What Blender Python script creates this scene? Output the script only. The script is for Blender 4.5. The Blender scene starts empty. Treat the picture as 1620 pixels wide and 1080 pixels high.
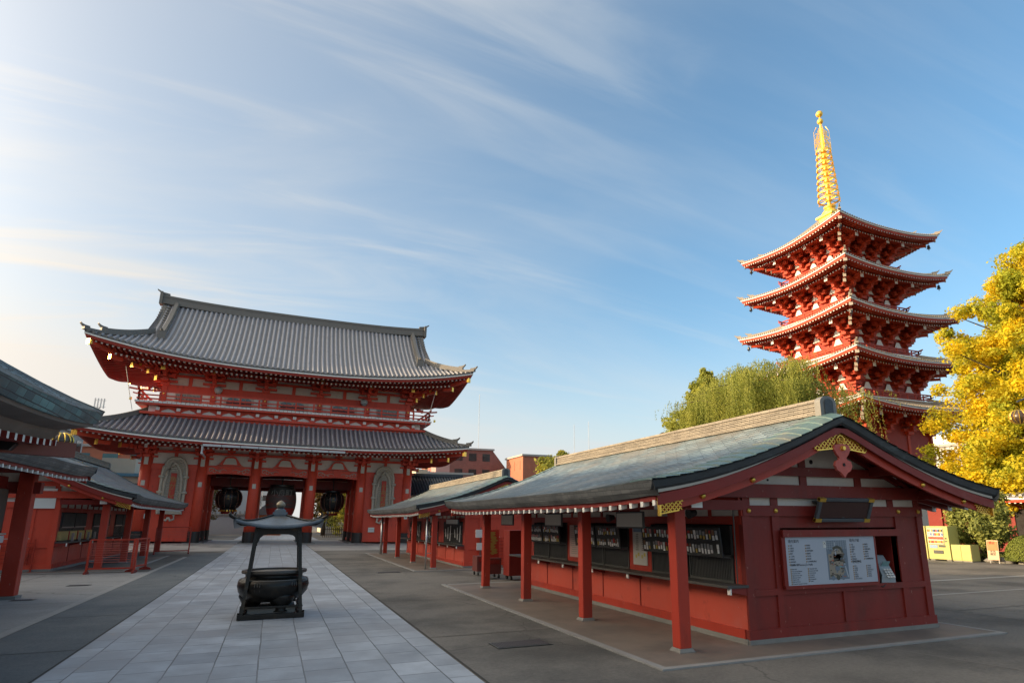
import bpy, math, random
import numpy as np
from mathutils import Vector, Matrix
from math import sin, cos, pi, radians, atan2, sqrt
S = bpy.context.scene
C = S.collection
random.seed(7); RNG = np.random.default_rng(11)

# ------------------------------------------------------------------ camera
PITCH, YAW = radians(12.92), radians(22.9)
cd = bpy.data.cameras.new('camera'); cam = bpy.data.objects.new('camera', cd); C.objects.link(cam)
fw = Vector((sin(YAW)*cos(PITCH), cos(YAW)*cos(PITCH), sin(PITCH)))
rt = Vector((cos(YAW), -sin(YAW), 0)); up = rt.cross(fw)
cam.matrix_world = Matrix(((rt.x, up.x, -fw.x, 0), (rt.y, up.y, -fw.y, 0), (rt.z, up.z, -fw.z, 2.0), (0, 0, 0, 1)))
cd.sensor_fit = 'HORIZONTAL'; cd.sensor_width = 36; cd.lens = 983/1620*36
cd.shift_x = (810-859)/1620; cd.shift_y = (596-540)/1620
cd.clip_start = 0.1; cd.clip_end = 3000
S.camera = cam

# ------------------------------------------------------------------ sky, sun, exposure
SUN_EL, SUN_AZ = radians(14), math.atan2(-.95, .24)
S.view_settings.view_transform = 'Standard'; S.view_settings.look = 'None'
S.view_settings.exposure = 1.08; S.view_settings.gamma = 1
W = bpy.data.worlds.new('World'); S.world = W; W.use_nodes = True
nt = W.node_tree; nt.nodes.clear()
def wn(t, **k):
    n = nt.nodes.new(t)
    for a, b in k.items(): setattr(n, a, b)
    return n
def math_node(tree, op, a, b=None, c=None, clamp=False):
    n = tree.nodes.new('ShaderNodeMath'); n.operation = op; n.use_clamp = clamp
    for i, v in enumerate((a, b, c)):
        if v is None: continue
        if isinstance(v, (int, float)): n.inputs[i].default_value = v
        else: tree.links.new(v, n.inputs[i])
    return n.outputs[0]
sky = wn('ShaderNodeTexSky', sky_type='NISHITA', sun_disc=False)
sky.sun_elevation = SUN_EL; sky.sun_rotation = SUN_AZ; sky.air_density = 1.0; sky.dust_density = 1.3; sky.ozone_density = 2.0
sat = wn('ShaderNodeHueSaturation'); sat.inputs['Saturation'].default_value = 1.22; sat.inputs['Hue'].default_value = .492
nt.links.new(sky.outputs[0], sat.inputs['Color'])
tc = wn('ShaderNodeTexCoord'); sp = wn('ShaderNodeSeparateXYZ'); nt.links.new(tc.outputs['Generated'], sp.inputs[0])
zz = math_node(nt, 'ADD', math_node(nt, 'MAXIMUM', sp.outputs[2], 0.0), 0.22)
cx = math_node(nt, 'DIVIDE', sp.outputs[0], zz); cy = math_node(nt, 'DIVIDE', sp.outputs[1], zz)
cmb = wn('ShaderNodeCombineXYZ'); nt.links.new(cx, cmb.inputs[0]); nt.links.new(cy, cmb.inputs[1])
def cloud_layer(rot, scale, nscale, det, lo, hi, dist):
    mp = wn('ShaderNodeMapping'); mp.inputs['Rotation'].default_value = (0, 0, radians(rot)); mp.inputs['Scale'].default_value = scale
    nt.links.new(cmb.outputs[0], mp.inputs[0])
    no = wn('ShaderNodeTexNoise'); no.inputs['Scale'].default_value = nscale; no.inputs['Detail'].default_value = det
    no.inputs['Roughness'].default_value = .55; no.inputs['Distortion'].default_value = dist
    nt.links.new(mp.outputs[0], no.inputs['Vector'])
    mr = wn('ShaderNodeMapRange', interpolation_type='SMOOTHSTEP'); mr.inputs['From Min'].default_value = lo; mr.inputs['From Max'].default_value = hi
    nt.links.new(no.outputs[0], mr.inputs['Value']); return mr.outputs[0]
c1 = cloud_layer(24, (.42, 1.15, 1), .95, 10, .42, .88, 1.0)
c2 = cloud_layer(17, (.40, 2.3, 1), 1.8, 12, .47, .80, 1.3)
# thin cirrus, thicker towards the sun's side of the sky
sd = (sin(SUN_AZ)*cos(SUN_EL), cos(SUN_AZ)*cos(SUN_EL), sin(SUN_EL))
dotn = wn('ShaderNodeVectorMath', operation='DOT_PRODUCT'); nt.links.new(tc.outputs['Generated'], dotn.inputs[0]); dotn.inputs[1].default_value = sd
near = wn('ShaderNodeMapRange', interpolation_type='SMOOTHSTEP'); nt.links.new(dotn.outputs['Value'], near.inputs['Value'])
near.inputs['From Min'].default_value = -.30; near.inputs['From Max'].default_value = .85
low = wn('ShaderNodeMapRange', interpolation_type='SMOOTHSTEP'); nt.links.new(sp.outputs[2], low.inputs['Value'])
low.inputs['From Min'].default_value = .5; low.inputs['From Max'].default_value = 0.0
cov = math_node(nt, 'MULTIPLY', math_node(nt, 'ADD', c1, math_node(nt, 'MULTIPLY', c2, .55)), math_node(nt, 'ADD', math_node(nt, 'MULTIPLY', near.outputs[0], .85), .30), clamp=True)
veil = math_node(nt, 'MULTIPLY', near.outputs[0], math_node(nt, 'ADD', math_node(nt, 'MULTIPLY', low.outputs[0], .50), .46))
low2 = wn('ShaderNodeMapRange', interpolation_type='SMOOTHSTEP'); nt.links.new(sp.outputs[2], low2.inputs['Value']); low2.inputs['From Min'].default_value = .32; low2.inputs['From Max'].default_value = 0.0
veil = math_node(nt, 'ADD', math_node(nt, 'ADD', veil, .09), math_node(nt, 'MULTIPLY', low2.outputs[0], .80))
zen = wn('ShaderNodeMapRange', interpolation_type='SMOOTHSTEP'); nt.links.new(sp.outputs[2], zen.inputs['Value']); zen.inputs['From Min'].default_value = .66; zen.inputs['From Max'].default_value = .9; zen.inputs['To Max'].default_value = .75
veil = math_node(nt, 'ADD', veil, zen.outputs[0])   # bright cloud added overhead, out of view, to lift the ambient light
cov = math_node(nt, 'ADD', cov, veil, clamp=True)
mixc = wn('ShaderNodeMix', data_type='RGBA'); nt.links.new(cov, mixc.inputs[0]); nt.links.new(sat.outputs[0], mixc.inputs[6]); wc = wn('ShaderNodeMix', data_type='RGBA'); nt.links.new(near.outputs[0], wc.inputs[0]); wc.inputs[6].default_value = (2.75, 2.90, 2.95, 1); wc.inputs[7].default_value = (3.2, 2.98, 2.72, 1); nt.links.new(wc.outputs[2], mixc.inputs[7])
gl_ = math_node(nt, 'MULTIPLY', math_node(nt, 'POWER', math_node(nt, 'MAXIMUM', dotn.outputs['Value'], 0.0), 7.0), 26.0)   # hazy aureole round the unseen sun, added to brighten walls facing it
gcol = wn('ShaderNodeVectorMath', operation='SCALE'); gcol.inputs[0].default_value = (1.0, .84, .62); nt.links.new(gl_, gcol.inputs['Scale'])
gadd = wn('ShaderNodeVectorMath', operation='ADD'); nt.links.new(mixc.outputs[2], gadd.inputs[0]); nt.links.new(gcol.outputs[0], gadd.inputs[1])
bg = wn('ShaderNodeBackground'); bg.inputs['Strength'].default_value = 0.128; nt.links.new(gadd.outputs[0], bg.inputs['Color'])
wo = wn('ShaderNodeOutputWorld'); nt.links.new(bg.outputs[0], wo.inputs[0])
sl = bpy.data.lights.new('sun', 'SUN'); sl.energy = 3.7; sl.angle = radians(.5); sl.color = (1, .72, .42)
so = bpy.data.objects.new('sun', sl); C.objects.link(so)
so.rotation_euler = Vector((-sd[0], -sd[1], -sd[2])).to_track_quat('-Z', 'Y').to_euler()

# ------------------------------------------------------------------ helpers
def tag(o, label, cat, group=None, kind=None):
    if label: o['label'] = label
    if cat: o['category'] = cat
    if group: o['group'] = group
    if kind: o['kind'] = kind
    return o
def thing(name, label, cat, loc=(0, 0, 0), rz=0, group=None):
    o = bpy.data.objects.new(name, None); C.objects.link(o); o.location = loc; o.rotation_euler = (0, 0, rz)
    o.empty_display_size = .3
    return tag(o, label, cat, group)
def copy_tree(o, parent=None):
    c = o.copy(); C.objects.link(c)
    if parent is not None: c.parent = parent
    for ch in list(o.children): copy_tree(ch, c)
    return c
def n3(v):
    v = np.array(v, float); return v/(np.linalg.norm(v)+1e-12)
class MB:
    def __init__(s, mx=1): s.v = []; s.f = []; s.m = []; s.mi = 0; s.mx = mx
    def add(s, vs, fs, mi=None):
        b = len(s.v); s.v.extend([(float(a[0]), float(a[1]), float(a[2])) for a in vs])
        for f in fs: s.f.append(tuple(b+i for i in f)); s.m.append(s.mi if mi is None else mi)
    def box(s, x0, x1, y0, y1, z0, z1, mi=None):
        if x0 > x1: x0, x1 = x1, x0
        if y0 > y1: y0, y1 = y1, y0
        s.add([(x0,y0,z0),(x1,y0,z0),(x1,y1,z0),(x0,y1,z0),(x0,y0,z1),(x1,y0,z1),(x1,y1,z1),(x0,y1,z1)],
              [(0,3,2,1),(4,5,6,7),(0,1,5,4),(1,2,6,5),(2,3,7,6),(3,0,4,7)], mi)
    def obox(s, c, ax, ay, az, mi=None):   # oriented box: centre and three half axes
        c, ax, ay, az = map(lambda q: np.array(q, float), (c, ax, ay, az))
        vs = [c+i*ax+j*ay+k*az for k in (-1, 1) for i, j in ((-1,-1),(1,-1),(1,1),(-1,1))]
        s.add(vs, [(0,3,2,1),(4,5,6,7),(0,1,5,4),(1,2,6,5),(2,3,7,6),(3,0,4,7)], mi)
    def sweep(s, path, w, h, mi=None, cap0=None, cap1=None, side=None, base=0.0):
        """rectangular section, width w across and height h upward from the path (offset base)"""
        P = [np.array(p, float) for p in path]; n = len(P); R = []
        for i in range(n):
            d = P[min(i+1, n-1)]-P[max(i-1, 0)]
            t = np.array([d[1], -d[0], 0.]) if side is None else np.array(side, float)
            t = n3(t)*w/2
            ww = h[i] if hasattr(h, '__len__') else h
            R.append([P[i]-t+[0,0,base], P[i]+t+[0,0,base], P[i]+t+[0,0,base+ww], P[i]-t+[0,0,base+ww]])
        vs = [q for r in R for q in r]; fs = []
        for i in range(n-1):
            for k in range(4):
                a, b = i*4+k, i*4+(k+1) % 4; fs.append((a, b, b+4, a+4))
        s.add(vs, fs, mi)
        b = len(s.v)-4*n
        s.f.append((b, b+3, b+2, b+1)); s.m.append(cap0 if cap0 is not None else (s.mi if mi is None else mi))
        e = b+4*(n-1); s.f.append((e, e+1, e+2, e+3)); s.m.append(cap1 if cap1 is not None else (s.mi if mi is None else mi))
    def tube(s, path, r, n=8, mi=None, cap=True):
        P = [np.array(p, float) for p in path]; m = len(P); vs = []
        rr = r if hasattr(r, '__len__') else [r]*m
        ref = np.array([0, 0, 1.])
        for i in range(m):
            d = n3(P[min(i+1, m-1)]-P[max(i-1, 0)])
            a = np.cross(d, ref) if abs(d[2]) < .95 else np.cross(d, [1., 0, 0]); a = n3(a); b = np.cross(d, a)
            for k in range(n):
                t = 2*pi*k/n; vs.append(P[i]+rr[i]*(cos(t)*a+sin(t)*b))
        fs = [(i*n+k, i*n+(k+1) % n, (i+1)*n+(k+1) % n, (i+1)*n+k) for i in range(m-1) for k in range(n)]
        if cap: fs += [tuple(range(n))[::-1], tuple((m-1)*n+k for k in range(n))]
        s.add(vs, fs, mi)
    def lathe(s, prof, c=(0, 0), n=24, mi=None, sq=0, rot=0):
        vs = []
        for r, z in prof:
            for k in range(n):
                t = 2*pi*k/n+rot; q = 1.0
                if sq: q = (abs(cos(t))**sq+abs(sin(t))**sq)**(-1/sq)
                vs.append((c[0]+r*q*cos(t), c[1]+r*q*sin(t), z))
        m = len(prof)
        fs = [(i*n+k, i*n+(k+1) % n, (i+1)*n+(k+1) % n, (i+1)*n+k) for i in range(m-1) for k in range(n)]
        fs += [tuple(range(n))[::-1], tuple((m-1)*n+k for k in range(n))]
        s.add(vs, fs, mi)
    def prism(s, poly, o, ux, uy, un, mi=None):
        """polygon in plane (ux,uy) at o, thickness along un"""
        o, ux, uy, un = map(lambda q: np.array(q, float), (o, ux, uy, un)); n = len(poly)
        a = [o+p[0]*ux+p[1]*uy for p in poly]; b = [q+un for q in a]
        s.add(a+b, [tuple(range(n))[::-1], tuple(range(n, 2*n))]+[(k, (k+1) % n, n+(k+1) % n, n+k) for k in range(n)], mi)
    def grid(s, G, mi=None):
        n, m = len(G), len(G[0]); vs = [p for r in G for p in r]
        s.add(vs, [(i*m+j, i*m+j+1, (i+1)*m+j+1, (i+1)*m+j) for i in range(n-1) for j in range(m-1)], mi)
    def build(s, name, mats, parent=None, smooth=False, bevel=0):
        me = bpy.data.meshes.new(name)
        vs = [(a*s.mx, b, c) for a, b, c in s.v]; fs = s.f if s.mx > 0 else [f[::-1] for f in s.f]
        me.from_pydata(vs, [], fs)
        if not isinstance(mats, (list, tuple)): mats = [mats]
        for m in mats: me.materials.append(m)
        me.polygons.foreach_set('material_index', [min(i, len(mats)-1) for i in s.m])
        if smooth: me.polygons.foreach_set('use_smooth', [True]*len(fs))
        me.update(); o = bpy.data.objects.new(name, me); C.objects.link(o)
        if parent is not None: o.parent = parent
        if bevel:
            bm_ = o.modifiers.new('bevel', 'BEVEL'); bm_.width = bevel; bm_.segments = 2; bm_.limit_method = 'ANGLE'
        if smooth and not bevel:
            pass
        return o
def quads_mesh(name, V, mats, parent=None, midx=None):
    """V: (n,4,3) array -> n separate quads"""
    n = len(V); me = bpy.data.meshes.new(name)
    me.vertices.add(n*4); me.vertices.foreach_set('co', V.reshape(-1).astype(np.float32))
    me.loops.add(n*4); me.loops.foreach_set('vertex_index', np.arange(n*4, dtype=np.int32))
    me.polygons.add(n); me.polygons.foreach_set('loop_start', np.arange(0, n*4, 4, dtype=np.int32)); me.polygons.foreach_set('loop_total', np.full(n, 4, np.int32))
    if not isinstance(mats, (list, tuple)): mats = [mats]
    for m in mats: me.materials.append(m)
    if midx is not None: me.polygons.foreach_set('material_index', midx.astype(np.int32))
    me.update(); me.validate()
    o = bpy.data.objects.new(name, me); C.objects.link(o)
    if parent is not None: o.parent = parent
    return o
def text(name, body, size, M, mat, parent, depth=.002, align='CENTER', xs=1.0, smallcaps=False, spacing=1.0):
    """lettering as real raised geometry; M: 4x4 placing it in the parent's frame"""
    cu = bpy.data.curves.new(name, 'FONT'); cu.body = body; cu.size = size; cu.extrude = depth; cu.align_x = align; cu.align_y = 'CENTER'
    cu.space_line = spacing; cu.resolution_u = 3
    t = bpy.data.objects.new(name+'_tmp', cu); C.objects.link(t)
    bpy.context.view_layer.update()
    dg = bpy.context.evaluated_depsgraph_get()
    me = bpy.data.meshes.new_from_object(t.evaluated_get(dg)); me.name = name
    bpy.data.objects.remove(t); bpy.data.curves.remove(cu)
    me.transform(M @ Matrix.Diagonal((xs, 1, 1, 1))); me.materials.clear(); me.materials.append(mat)
    o = bpy.data.objects.new(name, me); C.objects.link(o)
    if parent is not None: o.parent = parent
    return o
def frameM(o, ux, uy):
    ux, uy = Vector(ux).normalized(), Vector(uy).normalized(); un = ux.cross(uy)
    return Matrix(((ux.x, uy.x, un.x, o[0]), (ux.y, uy.y, un.y, o[1]), (ux.z, uy.z, un.z, o[2]), (0, 0, 0, 1)))

# ------------------------------------------------------------------ materials
def mat(name, col, rough=.6, metal=0, var=.12, vscale=1.5, bump=0, bscale=30, col2=None, c2lo=.5, c2hi=.7, c2scale=1.0, spec=.5, stretch=None, transl=0, det=6):
    m = bpy.data.materials.new(name); m.use_nodes = True; t = m.node_tree; b = t.nodes['Principled BSDF']
    tcn = t.nodes.new('ShaderNodeTexCoord'); vec = tcn.outputs['Object']
    if stretch:
        mp = t.nodes.new('ShaderNodeMapping'); mp.inputs['Scale'].default_value = stretch; t.links.new(vec, mp.inputs[0]); vec = mp.outputs[0]
    def noise(sc, d=det):
        n = t.nodes.new('ShaderNodeTexNoise'); n.inputs['Scale'].default_value = sc; n.inputs['Detail'].default_value = d; n.inputs['Roughness'].default_value = .6
        t.links.new(vec, n.inputs['Vector']); return n.outputs[0]
    hsv = t.nodes.new('ShaderNodeHueSaturation'); hsv.inputs['Color'].default_value = (*col, 1)
    out = hsv.outputs[0]
    t.links.new(math_node(t, 'ADD', math_node(t, 'MULTIPLY', math_node(t, 'SUBTRACT', noise(vscale), .5), var*3), 1.0), hsv.inputs['Value'])
    if col2:
        mr = t.nodes.new('ShaderNodeMapRange'); mr.interpolation_type = 'SMOOTHSTEP'; mr.inputs['From Min'].default_value = c2lo; mr.inputs['From Max'].default_value = c2hi
        t.links.new(noise(c2scale, 10), mr.inputs['Value'])
        mx = t.nodes.new('ShaderNodeMix'); mx.data_type = 'RGBA'; t.links.new(mr.outputs[0], mx.inputs[0]); t.links.new(out, mx.inputs[6]); mx.inputs[7].default_value = (*col2, 1); out = mx.outputs[2]
    if any(k in name for k in ('vermilion', 'red_wall', 'red_panel')):   # chips, scuffs and grime in the paint
        for sc_, lo_, hi_, cc, k_ in ((17, .66, .70, (.42, .24, .19), .55), (3.2, .60, .80, (.07, .025, .02), .6), (60, .70, .74, (.10, .04, .03), .6)):
            mr = t.nodes.new('ShaderNodeMapRange'); mr.inputs['From Min'].default_value = lo_; mr.inputs['From Max'].default_value = hi_; mr.inputs['To Max'].default_value = k_; t.links.new(noise(sc_, 9), mr.inputs['Value'])
            mx = t.nodes.new('ShaderNodeMix'); mx.data_type = 'RGBA'; t.links.new(mr.outputs[0], mx.inputs[0]); t.links.new(out, mx.inputs[6]); mx.inputs[7].default_value = (*cc, 1); out = mx.outputs[2]
    t.links.new(out, b.inputs['Base Color'])
    if 'red' in name or 'vermilion' in name: spec = .28
    b.inputs['Roughness'].default_value = rough; b.inputs['Metallic'].default_value = metal; b.inputs['Specular IOR Level'].default_value = spec
    t.links.new(math_node(t, 'ADD', math_node(t, 'MULTIPLY', math_node(t, 'SUBTRACT', noise(vscale*2.3), .5), .35), rough, clamp=True), b.inputs['Roughness'])
    if bump:
        bp = t.nodes.new('ShaderNodeBump'); bp.inputs['Strength'].default_value = bump; bp.inputs['Distance'].default_value = .02
        t.links.new(noise(bscale), bp.inputs['Height']); t.links.new(bp.outputs[0], b.inputs['Normal'])
    if transl:
        b.inputs['Transmission Weight'].default_value = 0
        tr = t.nodes.new('ShaderNodeBsdfTranslucent'); t.links.new(out, tr.inputs[0]); mxs = t.nodes.new('ShaderNodeMixShader'); mxs.inputs[0].default_value = transl
        t.links.new(b.outputs[0], mxs.inputs[1]); t.links.new(tr.outputs[0], mxs.inputs[2]); t.links.new(mxs.outputs[0], t.nodes['Material Output'].inputs[0])
    return m
def brickmat(name, c1, c2, cm, bw, bh, mortar=.01, rough=.5, axes='xy', off=.5, bump=.4, var=.25, spec=.5, dirt=None, nvar=.2, dirtscale=.35, rotz=0):
    m = bpy.data.materials.new(name); m.use_nodes = True; t = m.node_tree; b = t.nodes['Principled BSDF']
    tcn = t.nodes.new('ShaderNodeTexCoord'); s_ = t.nodes.new('ShaderNodeSeparateXYZ'); t.links.new(tcn.outputs['Object'], s_.inputs[0])
    cb = t.nodes.new('ShaderNodeCombineXYZ')
    for i, a in enumerate(axes): t.links.new(s_.outputs['xyz'.index(a)], cb.inputs[i])
    nz = t.nodes.new('ShaderNodeTexNoise'); nz.inputs['Scale'].default_value = .7; nz.inputs['Detail'].default_value = 3; t.links.new(tcn.outputs['Object'], nz.inputs['Vector'])
    vm = t.nodes.new('ShaderNodeVectorMath'); vm.operation = 'SCALE'; vm.inputs['Scale'].default_value = .05*min(1, bw*2); t.links.new(nz.outputs['Color'], vm.inputs[0])
    va = t.nodes.new('ShaderNodeVectorMath'); va.operation = 'ADD'; t.links.new(cb.outputs[0], va.inputs[0]); t.links.new(vm.outputs[0], va.inputs[1])
    br = t.nodes.new('ShaderNodeTexBrick'); t.links.new(va.outputs[0], br.inputs['Vector'])
    br.inputs['Scale'].default_value = 1; br.inputs['Brick Width'].default_value = bw; br.inputs['Row Height'].default_value = bh
    br.inputs['Mortar Size'].default_value = mortar; br.inputs['Mortar Smooth'].default_value = .3; br.offset = off; br.inputs['Bias'].default_value = 0
    br.inputs['Color1'].default_value = (*c1, 1); br.inputs['Color2'].default_value = (*c2, 1); br.inputs['Mortar'].default_value = (*cm, 1)
    n2 = t.nodes.new('ShaderNodeTexNoise'); n2.inputs['Scale'].default_value = 1.3; n2.inputs['Detail'].default_value = 10; n2.inputs['Roughness'].default_value = .68; t.links.new(tcn.outputs['Object'], n2.inputs['Vector'])
    hs = t.nodes.new('ShaderNodeHueSaturation'); t.links.new(br.outputs['Color'], hs.inputs['Color'])
    t.links.new(math_node(t, 'ADD', math_node(t, 'MULTIPLY', math_node(t, 'SUBTRACT', n2.outputs[0], .5), nvar*4), 1.0), hs.inputs['Value'])
    out = hs.outputs[0]
    if dirt:
        n4 = t.nodes.new('ShaderNodeTexNoise'); n4.inputs['Scale'].default_value = dirtscale; n4.inputs['Detail'].default_value = 8; n4.inputs['Roughness'].default_value = .6; t.links.new(tcn.outputs['Object'], n4.inputs['Vector'])
        mr = t.nodes.new('ShaderNodeMapRange'); mr.interpolation_type = 'SMOOTHSTEP'; mr.inputs['From Min'].default_value = .42; mr.inputs['From Max'].default_value = .66; t.links.new(n4.outputs[0], mr.inputs['Value'])
        mx = t.nodes.new('ShaderNodeMix'); mx.data_type = 'RGBA'; t.links.new(math_node(t, 'MULTIPLY', mr.outputs[0], .75), mx.inputs[0]); t.links.new(out, mx.inputs[6]); mx.inputs[7].default_value = (*dirt, 1); out = mx.outputs[2]
    t.links.new(out, b.inputs['Base Color'])
    t.links.new(math_node(t, 'ADD', math_node(t, 'MULTIPLY', math_node(t, 'SUBTRACT', n2.outputs[0], .5), .5), rough, clamp=True), b.inputs['Roughness'])
    b.inputs['Specular IOR Level'].default_value = spec
    bp = t.nodes.new('ShaderNodeBump'); bp.inputs['Strength'].default_value = bump; bp.inputs['Distance'].default_value = .012
    t.links.new(math_node(t, 'ADD', math_node(t, 'MULTIPLY', br.outputs['Fac'], -1.0), math_node(t, 'MULTIPLY', n2.outputs[0], .6)), bp.inputs['Height']); t.links.new(bp.outputs[0], b.inputs['Normal'])
    return m
M = {}
M['red'] = mat('vermilion_paint', (.40, .042, .023), .46, var=.16, vscale=2.2, bump=.15, bscale=22, stretch=(1, 1, .35), col2=(.31, .045, .030), c2lo=.48, c2hi=.75, c2scale=2.2)
M['gred'] = mat('gate_red_vermilion', (.62, .075, .040), .46, var=.16, vscale=1.6, bump=.15, bscale=14, stretch=(1, 1, .4), col2=(.46, .060, .036), c2lo=.48, c2hi=.75, c2scale=1.6)
M['panel'] = mat('faded_red_panel', (.50, .075, .045), .55, var=.10, vscale=1.0, bump=.1, bscale=9, col2=(.44, .10, .075), c2lo=.45, c2hi=.8, c2scale=1.4)
M['darkred'] = mat('dark_red_paint_and_shade', (.20, .022, .016), .5, var=.12, bump=.1)
M['plaster'] = mat('aged_white_plaster', (.62, .57, .50), .8, var=.07, vscale=3, bump=.1, col2=(.45, .40, .34), c2lo=.5, c2hi=.8, c2scale=3)
M['white'] = mat('white_paint', (.75, .73, .68), .6, var=.06)
M['black'] = mat('black_lacquer', (.016, .016, .017), .35, var=.2)
M['dark'] = mat('dark_shutter_metal', (.06, .063, .06), .45, var=.2, vscale=4)
M['void'] = mat('painted_dark_interior', (.012, .009, .008), .8)  # near-black colour stands in for the dark inside holes, windows and interiors
M['gold'] = mat('gilded_metal', (.80, .52, .10), .34, metal=.85, var=.15, vscale=6)
M['spire'] = mat('gilt_bronze', (1.0, .62, .10), .42, metal=.55, var=.12, vscale=4)
M['tileroll'] = mat('tile_roll_highlight', (.30, .30, .32), .4, var=.18, vscale=6, col2=(.20, .20, .205), c2lo=.5, c2hi=.8, c2scale=1.5)  # lighter copy of the tile, highlight painted onto the rolls
M['tile'] = mat('grey_roof_tile', (.115, .115, .125), .42, var=.16, vscale=5, bump=.15, bscale=20, col2=(.08, .082, .085), c2lo=.5, c2hi=.8, c2scale=1.3)  # darker tile tone, carries the painted shade between the rolls
M['tileridge'] = mat('ridge_tile', (.15, .14, .125), .6, var=.18, vscale=4, bump=.2, stretch=(1, 1, 7))
M['ptile'] = mat('pagoda_roof_tile', (.34, .30, .24), .5, var=.15, vscale=5)
M['copper'] = brickmat('weathered_copper_shingle', (.20, .265, .30), (.095, .14, .165), (.03, .04, .045), .40, .135, .014, .40, axes='yx', bump=.7, dirt=(.17, .165, .15), nvar=.24, dirtscale=.8)
M['verge'] = mat('green_copper_verge', (.085, .15, .155), .46, var=.3, vscale=2, bump=.15, col2=(.15, .16, .14), c2lo=.45, c2hi=.7, c2scale=1.1)
M['copperA'] = brickmat('patinated_copper_shingle', (.13, .27, .27), (.055, .12, .135), (.02, .03, .035), .30, .115, .008, .42, axes='yz', bump=.5, dirt=(.045, .055, .06), nvar=.2, dirtscale=1.2)
M['edge'] = mat('dark_roof_edge', (.035, .042, .047), .5, var=.25, vscale=3, bump=.3, bscale=12, col2=(.09, .12, .13), c2lo=.55, c2hi=.75, c2scale=3, stretch=(1, 1, 3))
M['eaveedge'] = brickmat('layered_eave_edge', (.15, .15, .145), (.085, .09, .09), (.04, .04, .04), .28, .075, .006, .55, axes='yz', bump=.5, dirt=(.045, .05, .05), dirtscale=1.5)
M['underedge'] = mat('brown_under_edge', (.17, .14, .12), .7, var=.2)
M['cream'] = mat('cream_strip', (.42, .38, .32), .7, var=.1)
M['bronze'] = mat('dark_bronze', (.020, .018, .016), .34, metal=.55, var=.3, vscale=8, bump=.3, bscale=22, col2=(.06, .04, .022), c2lo=.55, c2hi=.75, c2scale=3)
M['bronzeroof'] = mat('grey_bronze_sheet', (.125, .15, .175), .42, metal=.3, var=.3, vscale=5, bump=.3, col2=(.09, .08, .065), c2lo=.5, c2hi=.7, c2scale=2.5)
M['ash'] = mat('grey_ash', (.35, .31, .26), .95, var=.2, bump=.4)
M['stone'] = mat('grey_stone', (.20, .195, .18), .85, var=.18, vscale=5, bump=.3)
M['straw'] = mat('weathered_straw', (.42, .37, .30), .9, var=.25, vscale=12, bump=.6, bscale=30)
M['paper'] = mat('notice_paper', (.62, .62, .60), .7, var=.05)
M['panelwhite'] = mat('blank_sign_panel', (.52, .49, .42), .6, var=.05)
M['metal'] = mat('brushed_steel', (.45, .46, .47), .35, metal=.8)
M['phone'] = mat('grey_plastic', (.30, .35, .38), .35)
M['glass'] = mat('dark_window_glass', (.025, .035, .04), .12, var=.3, vscale=.7, spec=.8)
M['blueglass'] = mat('pale_blue_window', (.08, .17, .19), .2)
M['rubber'] = mat('black_rubber', (.02, .02, .02), .7)
def flat(name, c, r=.6): return mat(name, c, r, var=.04)
# ------------------------------------------------------------------ ground
def gz(x, y):
    t = min(1, max(0, (y-36)/16)); t = t*t*(3-2*t); xx = max(-22, min(22, x))
    return -0.0150*xx*t
def sheet(name, x0, x1, y0, y1, z, m, nx=12, ny=24, kind='structure', label=None, cat=None, th=0, edge=None):
    xs = np.linspace(x0, x1, nx+1); ys = np.linspace(y0, y1, ny+1); b = MB()
    b.grid([[(x, y, gz(x, y)+z) for x in xs] for y in ys])
    o = b.build(name, m); tag(o, label, cat, kind=kind); return o
def asphalt(name, c, c2, joints=None, rough=.85, bands=True):
    m = mat(name, c, rough, var=.16, vscale=.9, bump=.5, bscale=45, col2=c2, c2lo=.40, c2hi=.66, c2scale=.33)
    return speckle(m)
def speckle(m, amt=.8, sc=16):
    t = m.node_tree; b = t.nodes['Principled BSDF']; src = b.inputs['Base Color'].links[0].from_socket
    tcn = t.nodes.new('ShaderNodeTexCoord'); n = t.nodes.new('ShaderNodeTexNoise'); n.inputs['Scale'].default_value = sc; n.inputs['Detail'].default_value = 4; n.inputs['Roughness'].default_value = .8
    t.links.new(tcn.outputs['Object'], n.inputs['Vector'])
    v = t.nodes.new('ShaderNodeTexVoronoi'); v.feature = 'DISTANCE_TO_EDGE'; v.inputs['Scale'].default_value = .16; 
    nd = t.nodes.new('ShaderNodeTexNoise'); nd.inputs['Scale'].default_value = 1.4; nd.inputs['Detail'].default_value = 6; t.links.new(tcn.outputs['Object'], nd.inputs['Vector'])
    va = t.nodes.new('ShaderNodeVectorMath'); va.operation = 'MULTIPLY_ADD'; va.inputs[1].default_value = (.9, .9, 0); t.links.new(nd.outputs['Color'], va.inputs[0]); t.links.new(tcn.outputs['Object'], va.inputs[2]); t.links.new(va.outputs[0], v.inputs['Vector'])
    cr = t.nodes.new('ShaderNodeMapRange'); cr.inputs['From Min'].default_value = 0; cr.inputs['From Max'].default_value = .004; cr.inputs['To Min'].default_value = .55; cr.inputs['To Max'].default_value = 1; t.links.new(v.outputs['Distance'], cr.inputs['Value'])
    hs = t.nodes.new('ShaderNodeHueSaturation'); t.links.new(src, hs.inputs['Color'])
    k = math_node(t, 'ADD', math_node(t, 'MULTIPLY', math_node(t, 'SUBTRACT', n.outputs[0], .5), amt*1.6), 1.0)
    t.links.new(math_node(t, 'MULTIPLY', k, cr.outputs[0]), hs.inputs['Value']); t.links.new(hs.outputs[0], b.inputs['Base Color']); return m
mg = asphalt('plaza_concrete', (.140, .131, .118), (.062, .060, .056))
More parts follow.
